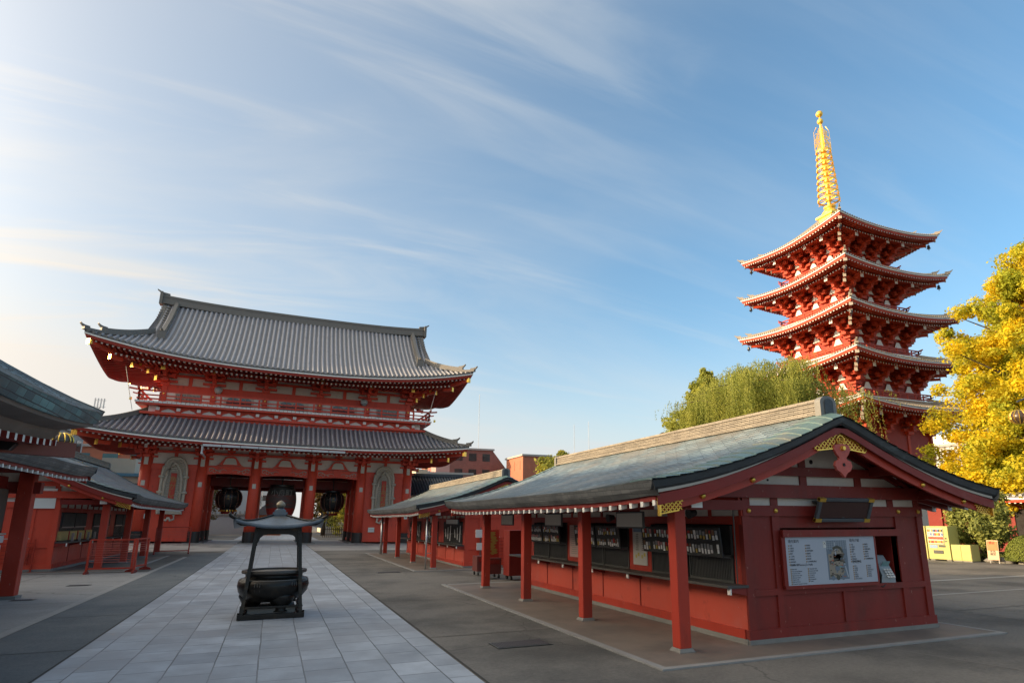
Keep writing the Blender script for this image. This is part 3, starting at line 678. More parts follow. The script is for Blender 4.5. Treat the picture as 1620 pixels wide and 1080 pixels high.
# ---- map board on the nearest kiosk, with its lettering and plan
def map_board():
    t = thing('map_board', 'white guide map board with plan and lists on the near kiosk end wall', 'map board', (8.14, 8.56, .905))
    W_, H_ = 2.12, .80
    b = MB(); b.box(-.06, W_+.03, -.0, .05, -.06, 0); b.box(-.06, W_+.72, -.03, .05, H_, H_+.12); b.box(-.08, -.0, 0, .05, 0, H_); b.box(W_, W_+.04, 0, .05, 0, H_)
    b.build('board_frame', M['red2'], t)
    b = MB(); b.box(0, W_, 0.005, .03, 0, H_); b.build('board_sheet', flat('map_sheet', (.36, .40, .47), .35), t)
    fr = lambda x, z: frameM((x, .003, z), (1, 0, 0), (0, 0, 1))
    ink = flat('map_ink', (.02, .02, .025)); org = flat('map_number_marks', (.28, .17, .06))
    def lst(x, z, items, sz=.026, st=.052, w=None):
        for i, s_ in enumerate(items): text('list_entry', s_, sz, fr(x+.03, z-i*st), ink, t, .0005, 'LEFT')
        b = MB()
        for i in range(len(items)): b.box(x, x+.02, .002, .006, z-i*st-.012, z-i*st+.012)
        b.build('list_numbers', org, t)
    text('heading', '境内案内', .062, fr(.06, .725), ink, t, .0005, 'LEFT')
    text('heading', 'Guide to Senso-ji\'s Halls', .052, fr(.07, .335), ink, t, .0005, 'LEFT')
    text('heading', '境内介紹', .062, fr(1.50, .725), ink, t, .0005, 'LEFT')
    text('heading', '경내안내', .062, fr(1.52, .355), ink, t, .0005, 'LEFT')
    jl = ['本堂', '五重塔', '宝蔵門', '雷門', '二天門', '影向堂', '浅草神社', '伝法院・庭園']; jr = ['薬師堂', '淡島堂', '銭塚地蔵堂', '鎮護堂', '弁天堂', '駒形堂', '仏頂尊勝陀羅尼']
    el = ['Main Hall', 'Five-storied Pagoda', 'Hozomon Gate', 'Kaminarimon Gate', 'Nitenmon Gate', 'Yogodo Hall', 'Asakusa Shrine', 'Dempoin Temple & Garden']; er = ['Yakushido Hall', 'Awashimado Hall', 'Zenizuka Jizo', 'Chingodo', 'Bentendo', 'Komagatado', 'Toilets']
    lst(.06, .655, jl, .030, .045); lst(.44, .655, jr, .030, .045); lst(.07, .265, el, .028, .034); lst(.46, .265, er, .028, .034)
    lst(1.50, .655, jl, .030, .042); lst(1.83, .655, jr, .030, .042)
    lst(1.53, .28, ['본당', '오층탑', '보장문', '뇌문', '이천문', '영향당', '아사쿠사신사'], .030, .036); lst(1.86, .28, ['약사당', '담도당', '동전지장당', '진호당', '변천당', '화장실'], .030, .036)
    pl = [flat('plan_'+n, c, .5) for n, c in (('street', (.13, .17, .22)), ('ground', (.26, .22, .17)), ('road', (.33, .36, .40)), ('hall', (.10, .075, .06)), ('trees', (.055, .055, .04)), ('pond', (.12, .28, .28)), ('mark', (.32, .10, .05)))]
    b = MB(); r = random.Random(4); bx = lambda x0, x1, z0, z1, d, mi: b.box(x0, x1, .003-d*.0006, .007, z0, z1, mi)
    bx(.93, 1.42, .07, .735, 1, 0)
    for i in range(4): bx(.93, 1.42, .60+i*.035, .606+i*.035, 2, 2)
    for i in range(9): bx(.95+i*.055, .957+i*.055, .58, .735, 2, 2)
    bx(.96, 1.30, .10, .50, 3, 1); bx(1.08, 1.30, .38, .62, 3, 1); bx(1.12, 1.15, .48, .70, 4, 2)
    b.prism([(1.38, .10), (1.41, .10), (1.30, .50), (1.27, .50)], (0, .0015, 0), (1, 0, 0), (0, 0, 1), (0, .003, 0), 2)
    P = [(1.18+.13*cos(q), .50+.12*sin(q)) for q in np.linspace(-1.0, 2.4, 12)]
    for p, q in zip(P[:-1], P[1:]): b.obox(((p[0]+q[0])/2, .0012, (p[1]+q[1])/2), ((q[0]-p[0])/2, 0, (q[1]-p[1])/2), (0, .0008, 0), (-(q[1]-p[1])*.6, 0, (q[0]-p[0])*.6), 4)
    for i in range(70):
        x, z = r.uniform(.97, 1.30), r.uniform(.10, .56); bx(x, x+r.uniform(.015, .07), z, z+r.uniform(.01, .035), 5+i*.02, r.choice([3, 4, 1, 4, 3, 0, 6]))
    bx(1.10, 1.20, .22, .29, 8, 0); bx(1.20, 1.25, .27, .30, 8, 5)
    for i in range(3): b.tube([(1.03+.12*i, .0012, .10), (1.03+.12*i, .0002, .10)], .045, 12, mi=(0, 4, 0)[i])
    b.build('plan_drawing', pl, t)
    b = MB(); b.box(.86, .93, .001, .006, .61, .72); b.build('legend_box', M['paper'], t); text('legend_mark', '✕', .07, frameM((.895, 0, .685), (1, 0, 0), (0, 0, 1)), ink, t, .0004)
    return t
map_board()
def gable_extras():
    # window opening next to the map with the grey telephone
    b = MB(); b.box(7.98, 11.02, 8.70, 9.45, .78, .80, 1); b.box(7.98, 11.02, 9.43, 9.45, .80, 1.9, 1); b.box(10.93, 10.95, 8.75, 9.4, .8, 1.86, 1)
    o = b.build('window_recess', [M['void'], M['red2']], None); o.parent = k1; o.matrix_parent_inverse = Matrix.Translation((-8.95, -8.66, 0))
    t = thing('pay_telephone', 'grey pay telephone standing in the open window right of the map board', 'telephone', (10.50, 8.64, .80), radians(-12)); t.scale = (1.28,)*3
    b = MB(); prof = [(0, 0), (.30, 0), (.30, .14), (.10, .42), (0, .42)]
    b.prism(prof, (-.02, .05, 0), (0, 1, 0), (0, 0, 1), (.26, 0, 0), 0)
    b.v = [(x, .40-y, z) for x, y, z in b.v]; b.f = [f[::-1] for f in b.f]
    b.build('phone_body', M['phone'], t, bevel=.015)
    b = MB(); b.obox((.15, .12, .30), (.06, 0, 0), (0, -.028, .04), (0, .002, .0015)); b.build('phone_screen', flat('phone_display', (.22, .38, .40), .25), t)
    b = MB()
    for i in range(4):
        for j in range(3): b.obox((.09+.045*j, .055-.022*i+.02, .215-.032*i+.01), (.016, 0, 0), (0, -.008, -.010), (0, .004, -.003))
    b.build('keypad', M['paper'], t)
    b = MB(); b.tube([(-.06, .02, .06), (-.07, -.03, .16), (-.06, .03, .30), (-.05, .12, .37)], [.03, .022, .022, .034], 8); b.build('handset', M['rubber'], t, smooth=True)
    b = MB(); b.tube([(-.06, .02, .05), (-.12, -.02, .01), (-.05, -.03, .0), (.02, 0, .03)], .008, 5); b.build('cord', M['rubber'], t)
    t = thing('notice_box', 'beige card box behind the pay telephone in the kiosk window', 'box', (10.28, 8.98, .80))
    b = MB(); b.box(0, .26, .1, .3, 0, .36); b.box(.01, .25, .09, .1, .20, .34, 1); b.build('box_body', [M['dark'], M['panelwhite']], t)
    # framed plaque leaning out over the map
    t = thing('gable_plaque', 'dark plaque in a grey frame with gilt corners, tilted out over the map board', 'plaque', (9.42, 8.40, 2.17))
    ux, uz = np.array([1, 0, 0.]), n3((0, -.42, 1.)); un = np.array([0, -1., -.42])/np.linalg.norm((1, .42)); w, h = .62, .19
    b = MB(); b.obox((0, 0, 0), ux*(w-.05), uz*(h-.04), un*.012); b.build('plaque_board', M['darkred2'], t)
    b = MB()
    for s_ in (-1, 1):
        b.obox(uz*s_*h, ux*(w+.04+.0*s_), uz*.028, un*.03); b.obox(ux*s_*w, ux*.035, uz*(h-.03), un*.028)
    b.build('plaque_frame', mat('grey_lacquer_frame', (.07, .08, .09), .4), t, bevel=.006)
    for i in (-1, 1):
        for j in (-1, 1):
            b = MB(); b.obox(ux*i*(w-.03)+uz*j*h, ux*.07, uz*.032, un*.034); b.build('gilt_corner', M['gold'], t)
    b = MB(); b.obox((0, .14, -.12), (.03, 0, 0), (0, .1, 0), (0, 0, .02)); b.obox((0, .17, .15), (.5, 0, 0), (0, .07, 0), (0, 0, .015)); b.build('plaque_bracket', M['dark'], t)
M['darkred2'] = mat('dark_brown_board', (.05, .018, .015), .5)
gable_extras()
# ------------------------------------------------------------------ tiled temple roofs
class TRoof:
    """rectangular plan A x B (half sizes), profile f(d), corner upturn U"""
    def __init__(s, A, B, f, U, p=2.6, py=None): s.A, s.B, s.f, s.U, s.p, s.py = A, B, f, U, p, py or p
    def lift(s, x, y): return s.U*min(1.15, abs(x)/s.A)**s.p*min(1.15, abs(y)/s.B)**s.py
    def pos(s, side, q, d):
        if side == 0: x, y = q, -(s.B-d)
        elif side == 1: x, y = -q, s.B-d
        elif side == 2: x, y = -(s.A-d), -q
        else: x, y = s.A-d, q
        return x, y
    def half(s, side): return s.A if side < 2 else s.B
    def pt(s, side, q, d, dz=0, dd=None):
        x, y = s.pos(side, q, d); return (x, y, s.f(d if dd is None else dd)+s.lift(x, y)+dz)
def roof_tiles(b, R, side, dmax, step, r, nseg, sides=None):
    L = R.half(side); n = int(2*L/step); st = 2*L/n
    for i in range(n):
        q0, q1 = -L+i*st, -L+(i+1)*st
        a0, a1 = dmax(q0), dmax(q1)
        b.grid([[R.pt(side, q0, a0*j/nseg), R.pt(side, q1, a1*j/nseg)] for j in range(nseg+1)], 0)
        q = (q0+q1)/2; am = dmax(q)
        if am < .1: continue
        tx, ty = ((1, 0), (-1, 0), (0, -1), (0, 1))[side]
        G = []
        for j in range(nseg+1):
            p = R.pt(side, q, am*j/nseg)
            G.append([(p[0]+tx*r*u, p[1]+ty*r*u, p[2]+r*v) for u, v in ((-1, -.1), (-.7, .72), (0, 1.05), (.7, .72), (1, -.1))])
        b.grid(G, 1)
        p = R.pt(side, q, -.03); nn = ((0, -1), (0, 1), (-1, 0), (1, 0))[side]
        k = [(p[0]+tx*r*1.1*cos(t), p[1]+ty*r*1.1*cos(t), p[2]+r*.35+r*1.0*sin(t)) for t in np.linspace(0, 2*pi, 9)[:-1]]
        b.add(k+[(a[0]-nn[0]*.12, a[1]-nn[1]*.12, a[2]) for a in k], [tuple(range(8))]+[(m, (m+1) % 8, 8+(m+1) % 8, 8+m) for m in range(8)], 2)
def eave_parts(root, R, ov, t=.20, slope=.16, rsp=.36, tiers=((.35, 1.7, 0.0), (1.5, 99, -.30)), rw=.11, mats=None, sides=(0, 1, 2, 3), fas=.26, names='rafters', linew=.10):
    """white eave line, red fascia, soffit boards and two tiers of white-ended rafters"""
    mats = mats or [M['gred'], M['white'], M['darkred']]
    b = MB()
    for sd in sides:
        L = R.half(sd); qs = np.linspace(-L, L, 41)
        b.grid([[R.pt(sd, q*(L-d)/L, d, dz, 0) for d, dz in ((.02, -.01), (.02, -t*.55))] for q in qs], 2)
        b.grid([[R.pt(sd, q*(L-d)/L, d, dz, 0) for d, dz in ((.02, -t*.55), (.0, -t*.55), (.0, -t*.55-linew), (.10, -t*.55-linew))] for q in qs], 1)
        b.grid([[R.pt(sd, q*(L-d)/L, d, dz, 0) for d, dz in ((.10, -t*.55-linew), (.12, -t*.55-linew-fas), (.30, -t*.55-linew-fas))] for q in qs], 0)
    b.build('eave_board', [mats[0], mats[1], M['tile']], root)
    zb = -t*.55-linew-fas+.02
    b = MB()
    for sd in sides:
        L = R.half(sd); qs = np.linspace(-L, L, 41)
        def so(q, d): return R.pt(sd, q*(L-d)/L, d, zb+slope*d, 0)
        b.grid([[so(q, d) for d in (.2, ov*.4, ov*.7, ov)] for q in qs], 0)
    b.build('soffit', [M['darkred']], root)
    for (d0, d1, dz) in tiers:
        b = MB()
        for sd in sides:
            L = R.half(sd); n = int(2*L/rsp)
            for i in range(n+1):
                q = -L+i*2*L/n
                lim = L-abs(q); e1 = min(d1, ov, lim)
                if e1-d0 < .15: continue
                P = [R.pt(sd, q, d, zb+slope*d+dz-rw, 0) for d in (d0, (d0+e1)/2, e1)]
                b.sweep(P, rw, rw, mi=0, cap0=1, cap1=0)
        o = b.build(names, [mats[0], mats[1]], root)
        # the board that carries the tier's ends
        b = MB()
        for sd in sides:
            L = R.half(sd)-d0
            P = [R.pt(sd, q, d0+.28, zb+slope*d0+dz+.0, 0) for q in np.linspace(-L, L, 31)]
            b.sweep(P, .14, .10, mi=0)
        b.build('eave_purlin', [mats[0]], root)
    return zb
def hip_ridge(b, R, d1, corner, w=.34, h=.42, over=.35, steps=2, mi=0):
    sx, sy = corner; n = 14; P = []
    for i in range(n):
        d = -over*.3+(d1+over*.3)*i/(n-1)
        x, y = sx*(R.A-d), sy*(R.B-d); z = R.f(max(d, 0))+R.lift(x, y)+.02
        P.append((x, y, z))
    b.sweep(P, w, h*.45, mi=mi)
    # second course stops short of the corner, with a horn at the end of each course
    P2 = [(x, y, z+h*.42) for x, y, z in P[3:]]; b.sweep(P2, w*.72, h*.55, mi=mi)
    def horn(p, k=1.0):
        x, y, z = p; u = np.array([sx, sy])/sqrt(2)
        pts = [(x+u[0]*a*k, y+u[1]*a*k, z+c*k) for a, c in ((-.45, .0), (-.1, .01), (.12, .10), (.26, .27))]
        b.sweep(pts, w*.5, [.18*k, .18*k, .14*k, .07*k], mi=mi)
    horn((P[0][0], P[0][1], P[0][2]+h*.3)); horn((P2[0][0], P2[0][1], P2[0][2]+h*.45)); 
def bracket(root, x, y, z, nx, ny, steps=3, k=1.0, mats=None, white=True, name='bracket', long=1.0, wq=1.0):
    """stepped bearing-block bracket set reaching out from a column head"""
    b = MB(); tx, ty = -ny, nx
    def ob(c, ln, lt, lz, mi=0): b.obox(c, (nx*ln, ny*ln, 0), (tx*lt, ty*lt, 0), (0, 0, lz), mi)
    ob((x, y, z+.12*k), .34*k, .34*k, .14*k)
    ob((x+nx*.0, y+ny*.0, z+.36*k), .30*k, .95*k*long, .10*k)
    for i in range(steps):
        r = (i+1)*.55*k; zz = z+(.36+.42*i)*k
        ob((x+nx*r/2, y+ny*r/2, zz), r/2+.12*k, .13*k, .12*k)
        ob((x+nx*r, y+ny*r, zz+.20*k), .17*k, .17*k, .09*k)
        if i < steps: 
            ob((x+nx*r, y+ny*r, zz+.40*k), .12*k, (.75+.1*i)*k*long, .10*k)
            for s_ in (-1, 0, 1): ob((x+nx*r+tx*s_*.66*k*long, y+ny*r+ty*s_*.66*k*long, zz+.56*k), .15*k, .15*k, .08*k)
        ob((x+tx*0, y+ty*0, zz+.40*k), .14*k, (.85+.08*i)*k*long, .10*k)
    r = (steps*.55+.32)*k; zz = z+(.36+.42*(steps-1))*k
    ob((x+nx*r*.5, y+ny*r*.5, zz+.10*k), r*.5, .12*k, .12*k)
    if white:
        ob((x+nx*(r+.01), y+ny*(r+.01), zz+.10*k), .015*wq, .13*k*wq, .20*k*wq, 1)
        rr = r+.25*k; ob((x+nx*rr*.5, y+ny*rr*.5, zz+.62*k), rr*.5, .12*k, .13*k); ob((x+nx*(rr+.01), y+ny*(rr+.01), zz+.62*k), .015*wq, .14*k*wq, .20*k*wq, 1)
    return b.build(name, mats or [M['gred'], M['white']], root)
def railing(b, path, h=.85, posts=None, over=.45, k=1.0, mi=0, mg=2):
    """balustrade with three rails crossing past its ends"""
    P = [np.array(p, float) for p in path]
    for a, c in zip(P[:-1], P[1:]):
        d = n3(c-a); L = np.linalg.norm(c-a)
        for zz, o, w in ((.12, .15, .12), (h*.55, over*.6, .10), (h, over, .13)):
            p0, p1 = a-d*o+[0, 0, zz], c+d*o+[0, 0, zz]
            q = [p0+[0, 0, .10*k] if o > .2 else p0, p0+d*o, p1-d*o, p1+[0, 0, .10*k] if o > .2 else p1]
            b.sweep(q, w*k, w*k, mi=mi)
        n = max(1, int(round(L/(1.45*k))))
        for i in range(n+1):
            p = a+d*L*i/n; b.box(p[0]-.07*k, p[0]+.07*k, p[1]-.07*k, p[1]+.07*k, p[2], p[2]+h*(1 if i in (0, n) else .95), mi)

M['geave_shade'] = mat('gate_eave_shaded_red', (.33, .036, .022), .5, var=.15, vscale=1.5, bump=.1)  # darker copy of the gate red, eave shade painted into the colour
# ------------------------------------------------------------------ the great two-storied gate
GX, GY = .62, 64.0
gate = thing('temple_gate', 'huge red two-storied temple gate with grey tiled hip-and-gable roof standing across the path', 'gate', (GX, GY, gz(0, 64)))
gate.rotation_euler = (0, radians(.86), 0)
def gl(x): return x   # local = world - (GX, GY)
BX = [-10.72, -6.62, -2.5, 2.12, 6.42, 10.62]
def fl(d): return 8.05+.40*d+.045*d*d
Rl = TRoof(15.35, 8.35, fl, .75, 3.0, 1.5)
def fu(d): return 14.35+.52*d+.036*d*d
Ru = TRoof(15.45, 8.35, fu, 1.55, 2.5, 1.4)
# lower roof: a skirt round the body
b = MB(); DL = 4.35
for sd in range(4): roof_tiles(b, Rl, sd, lambda q, L=Rl.half(sd): min(DL, L-abs(q)), .40, .10, 7)
b.build('lower_roof', [M['tile'], M['tileroll'], M['tileridge']], gate, smooth=False)
for c in ((-1, -1), (1, -1), (-1, 1), (1, 1)): b = MB(); hip_ridge(b, Rl, DL, c); b.build('lower_hip_ridge', M['tileridge'], gate)
eave_parts(gate, Rl, 4.3, rsp=.38, fas=.19, rw=.145, mats=[M['geave_shade'], M['white'], M['darkred']])
# upper roof: main slopes to the ridge between the gables, hipped skirts at the ends
GA = 11.9
def dmx(side):
    def f(q):
        if side < 2:
            return 8.35 if abs(q) <= GA else max(0., Ru.A-abs(q))
        return max(0., min(Ru.A-GA+.8, Ru.B-abs(q)))
    return f
b = MB()
for sd in range(4): roof_tiles(b, Ru, sd, dmx(sd), .40, .11, 16 if sd < 2 else 8)
b.build('upper_roof', [M['tile'], M['tileroll'], M['tileridge']], gate)
# gable ends, verge rolls, descending ridges, main ridge
b = MB()
for s_ in (-1, 1):
    n = 12; dd = np.linspace(Ru.A-GA, 8.3, n)
    G = [[(s_*(GA-.55), sy*(Ru.B-d), z) for d in dd for z in [fu(d)-.15]] for sy in (-1,)]
    for sy in (-1, 1):
        b.grid([[(s_*(GA-.6), sy*(Ru.B-d), fu(Ru.A-GA)-.2) for d in dd], [(s_*(GA-.6), sy*(Ru.B-d), fu(d)-.2) for d in dd]], 1)
        for w_, x_, h_, mi in ((.10, GA-.02, .55, 0), (.30, GA-.0, .16, 2)):
            b.sweep([(s_*x_, sy*(Ru.B-d), fu(d)-(.62 if mi == 0 else -.0)) for d in dd], w_, h_, mi=mi, side=(1, 0, 0))
        for j in range(1, 15):
            d = Ru.A-GA+.2+j*.32
            if d > 8.2: break
            b.tube([(s_*(GA-.5), sy*(Ru.B-d), fu(d)+.12), (s_*(GA+.22), sy*(Ru.B-d), fu(d)+.06)], .11, 6, mi=2)
b.build('gable_end', [M['gred'], M['darkred'], M['tileridge']], gate)
for s_ in (-1, 1):
    for sy in (-1, 1):
        b = MB(); d0 = Ru.A-GA-.35
        P = [(s_*(GA-.95), sy*(Ru.B-d), fu(d)+Ru.lift(GA-.95, Ru.B-d)+.02) for d in np.linspace(d0, 8.1, 14)]
        b.sweep(P, .40, .42, mi=0, side=(1, 0, 0)); b.sweep([(x, y, z+.42) for x, y, z in P], .28, .16, mi=0, side=(1, 0, 0))
        x, y, z = P[0]; b.obox((x, y+sy*.10, z+.25), (.30, 0, 0), (0, .10, 0), (0, 0, .38)); b.tube([(x, y+sy*.1, z+.70), (x, y+sy*.45, z+.74)], [.10, .08], 6)
        hip_ridge(b, Ru, Ru.A-GA+.3, (s_, sy), h=.50)
        b.build('descending_ridge', M['tileridge'], gate)
b = MB(); zr = fu(8.35)-.25
RL = GA+.25
def rz(x): return zr+.35*(abs(x)/RL)**3
for w, h0, h1 in ((.56, 0, .30), (.48, .30, .60), (.56, .60, .70), (.32, .70, .84)):
    b.sweep([(x, 0, rz(x)+h0) for x in np.linspace(-RL, RL, 25)], w, h1-h0-.002)
for s_ in (-1, 1):
    b.obox((s_*(RL+.12), 0, rz(RL)+.4), (.12, 0, 0), (0, .44, 0), (0, 0, .52)); b.obox((s_*(RL+.16), 0, rz(RL)+.98), (.10, 0, 0), (0, .28, 0), (0, 0, .14))
    b.sweep([(s_*(RL-.5), 0, rz(RL)+.8), (s_*(RL+.1), 0, rz(RL)+.9), (s_*(RL+.55), 0, rz(RL)+1.25)], .2, [.2, .2, .1])
b.build('main_ridge', M['tileridge'], gate)
eave_parts(gate, Ru, 4.9, rsp=.38, fas=.20, slope=.14, rw=.145, mats=[M['geave_shade'], M['white'], M['darkred']])
# gilt corner fittings and hip rafters
for R_, ov in ((Rl, 4.3), (Ru, 4.9)):
    for sx, sy in ((-1, -1), (1, -1), (-1, 1), (1, 1)):
        b = MB(); P = []
        for d in (.35, ov*.25, ov*.5, ov*.75, ov): 
            x, y = sx*(R_.A-d), sy*(R_.B-d); P.append((x, y, R_.f(0)+R_.lift(x, y)-.80+.15*d))
        b.sweep(P, .34, .36, mi=0); x, y, z = P[0]
        u = np.array([sx, sy, 0])/sqrt(2); b.obox((x+u[0]*.02, y+u[1]*.02, z+.18), u*.10, (-u[1]*.2, u[0]*.2, 0), (0, 0, .22), 1)
        for d in (1.6, 2.9):
            x, y = sx*(R_.A-d-.3), sy*(R_.B-d-.3); z = R_.f(0)+R_.lift(x, y)-.92+.10*d; b.obox((x, y, z), u*.5, (-u[1]*.13, u[0]*.13, 0), (0, 0, .14), 0); b.obox((x+u[0]*.5, y+u[1]*.5, z), u*.03, (-u[1]*.15, u[0]*.15, 0), (0, 0, .20), 1)
        b.build('corner_rafter', [M['gred'], M['gold']], gate)
# ---- lower storey
def column(x, y, r, z0, z1, base=.95, plates=True, name='column'):
    b = MB(); b.tube([(x, y, z0+base-.02), (x, y, z1)], r, 16); o = b.build(name, M['gred'], gate, smooth=False)
    for p in o.data.polygons: p.use_smooth = len(p.vertices) == 4
    if base:
        b = MB(); b.tube([(x, y, z0+.05), (x, y, z0+base)], r+.035, 16); b.build('black_foot', M['black'], o)
        b = MB(); b.box(x-.75, x+.75, y-.75, y+.75, z0-.25, z0+.06); b.build('plinth', M['stone'], o)
    return o
FY, BY = -4.0, 4.0
for j, y in enumerate((FY, 0, BY)):
    for i, x in enumerate(BX):
        c = column(x, y, .44, 0, 7.3)
        if j == 0:
            b = MB(); b.box(x-.15, x+.15, FY-.49, FY-.44, 6.25, 6.95)
            b.build('nail_cover', M['panelwhite'], c); b = MB(); b.box(x-.14, x+.14, FY-.48, FY-.44, 4.55, 4.95); b.build('nail_cover', M['panelwhite'], c)
# solid end bays, with board courses
for (i, j_) in ((0, 1), (4, 5)):
    x0, x1 = BX[i], BX[j_]
    for y in (FY, BY):
        b = MB(); b.box(x0+.3, x1-.3, y-.10, y+.10, .15, 6.35, 0)
        for z in (.15, 2.55, 4.25, 5.3): b.box(x0+.3, x1-.3, y-.16, y+.16, z, z+.16, 1)
        b.box(x0+.3, x1-.3, y-.20, y+.20, 5.9, 6.35, 1)
        b.build('bay_wall', [M['panelgate'], M['gred']] if 'panelgate' in M else [M['gred'], M['gred']], gate)
for x, nm in ((BX[0], 'outer_side_wall'), (BX[1], 'passage_wall'), (BX[4], 'passage_wall'), (BX[5], 'outer_side_wall')):
    b = MB(); b.box(x-.12, x+.12, FY+.3, BY-.3, .15, 7.2, 0)
    for z in (.15, 2.55, 4.6): b.box(x-.2, x+.2, FY+.3, BY-.3, z, z+.22, 0)
    b.build(nm, M['gred'], gate)
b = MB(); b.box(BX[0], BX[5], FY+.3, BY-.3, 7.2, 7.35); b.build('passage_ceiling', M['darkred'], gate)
# passage lintels, deeper beams behind
for i in range(1, 4):
    x0, x1 = BX[i]+.35, BX[i+1]-.35; w = x1-x0
    b = MB()
    for k in range(13):   # bowed rainbow beam with pale scrollwork
        pass
    top = 6.30; xs_ = np.linspace(x0, x1, 15)
    G0 = [(x, FY-.20, 5.62+.12*sin(pi*(x-x0)/w)) for x in xs_]; G1 = [(x, FY-.20, top+.10*sin(pi*(x-x0)/w)) for x in xs_]
    b.grid([G0, G1]); b.grid([[(x, FY+.2, z) for x, _, z in G0], G0]); b.grid([G1, [(x, FY+.2, z) for x, _, z in G1]])
    for s_, xe in ((1, x0), (-1, x1)):
        for rr, cx_, cz in ((.20, .62, 5.93), (.12, 1.02, 5.92), (.15, .30, 5.98)):
            P = [(xe+s_*(cx_+rr*(1-t/7)*cos(t+2)), FY-.215, cz+rr*(1-t/7)*sin(t+2)) for t in np.linspace(0, 5, 12)]; b.tube(P, .022, 4, mi=1)
        P = [(xe+s_*(.15+u), FY-.215, 6.12-.10*u+.08*sin(u*7)) for u in np.linspace(0, 1.35, 14)]; b.tube(P, [.045*(1-.75*j/13) for j in range(14)], 4, mi=1)
    b.build('rainbow_beam', [M['gred'], M['cream']], gate)
    b = MB(); cxm = (x0+x1)/2   # frog-leg strut with a carved panel
    prof = [(-1.05, 0), (-.85, .10), (-.62, .42), (-.40, .72), (-.22, .80), (.22, .80), (.40, .72), (.62, .42), (.85, .10), (1.05, 0)]
    b.prism(prof, (cxm, FY-.10, 6.42), (1, 0, 0), (0, 0, 1), (0, -.12, 0), 0)
    b.prism([(-.55, .10), (-.38, .55), (-.2, .64), (.2, .64), (.38, .55), (.55, .10)], (cxm, FY-.225, 6.42), (1, 0, 0), (0, 0, 1), (0, -.02, 0), 1)
    b.build('frog_leg_strut', [M['gred'], M['carve']] if 'carve' in M else [M['gred'], M['panelwhite']], gate)
    for y, z in ((0, 4.9), (BY, 4.7)):
        b = MB(); b.box(x0, x1, y-.16, y+.16, z, z+.75); b.box(x0, x1, y-.12, y+.12, z+1.2, 7.2); b.build('inner_lintel', M['red2'], gate)
# plaster band and horizontal beams
for y, sg in ((FY, -1), (BY, 1)):
    b = MB()
    b.box(BX[0], BX[5], y-.06, y+.06, 6.35, 8.9, 1)
    for z, h, pr in ((7.28, .20, .22), (7.78, .18, .24), (8.20, .22, .26), (6.30, .09, .12)):
        b.box(BX[0]-.6, BX[5]+.6, y-pr, y+pr, z, z+h, 0)
    b.build('frieze', [M['gred'], M['plaster']], gate)
for x, sg in ((BX[0], -1), (BX[5], 1)):
    b = MB(); b.box(x-.06, x+.06, FY, BY, 6.35, 8.9, 1)
    for z, h, pr in ((7.26, .20, .22), (7.76, .18, .24), (8.18, .22, .26)): b.box(x-pr, x+pr, FY-.6, BY+.6, z, z+h, 0)
    b.build('side_frieze', [M['gred'], M['plaster']], gate)
for i, x in enumerate(BX):
    bracket(gate, x, FY, 6.65, 0, -1, 3, .78, name='lower_bracket'); bracket(gate, x, BY, 6.65, 0, 1, 2, .78, name='lower_bracket')
    if i < 5:
        xm = (x+BX[i+1])/2; b = MB(); b.box(xm-.12, xm+.12, FY-.2, FY-.05, 6.4 if i in (0, 4) else 7.3, 8.3); b.box(xm-.3, xm+.3, FY-.3, FY-.05, 7.55, 7.72); b.build('strut', M['gred'], gate)
        # ribbed white cove under the eaves between brackets
        b = MB()
        w_ = BX[i+1]-x
        for k in range(9):
            xx = xm+(k-4)*.30
            if abs(xx-xm) > w_/2-.9: continue
            b.sweep([(xx, FY-1.25, 8.42), (xx, FY-1.7, 8.95)], .10, .05, mi=1)
        b.sweep([(xm-w_/2+.8, FY-1.45, 8.62), (xm+w_/2-.8, FY-1.45, 8.62)], .5, .02, mi=0)
        b.build('cove_ribs', [M['darkred'], M['panelwhite']], gate)
for y in (FY, 0, BY):
    for x, sg in ((BX[0], -1), (BX[5], 1)): bracket(gate, x, y, 6.657, sg, 0, 3, .79, name='lower_bracket')
b = MB(); b.box(BX[0]-2.3, BX[5]+2.3, FY-2.3, FY-2.1, 8.30, 8.5); b.box(BX[0]-2.3, BX[0]-2.1, FY-2.1, BY+2.3, 8.30, 8.5); b.box(BX[5]+2.1, BX[5]+2.3, FY-2.1, BY+2.3, 8.3, 8.5); b.box(BX[0]-1.2, BX[5]+1.2, FY-1.15, FY-.95, 8.05, 8.2)
b.build('eave_bearer', M['gred'], gate)
# gutter along the middle of the lower eave
b = MB(); b.box(-6.4, 4.4, -8.62, -8.45, 7.55, 7.72, 0)
for x in np.arange(-6.4, 4.5, 1.35): b.box(x-.02, x+.02, -8.63, -8.44, 7.53, 7.735, 1)
b.tube([(-6.4, -8.5, 7.6), (-6.4, -8.5, 7.0), (-6.35, -6.2, 6.9)], .08, 8, mi=0); b.build('gutter', [mat('grey_gutter', (.42, .44, .46), .4), M['dark']], gate)
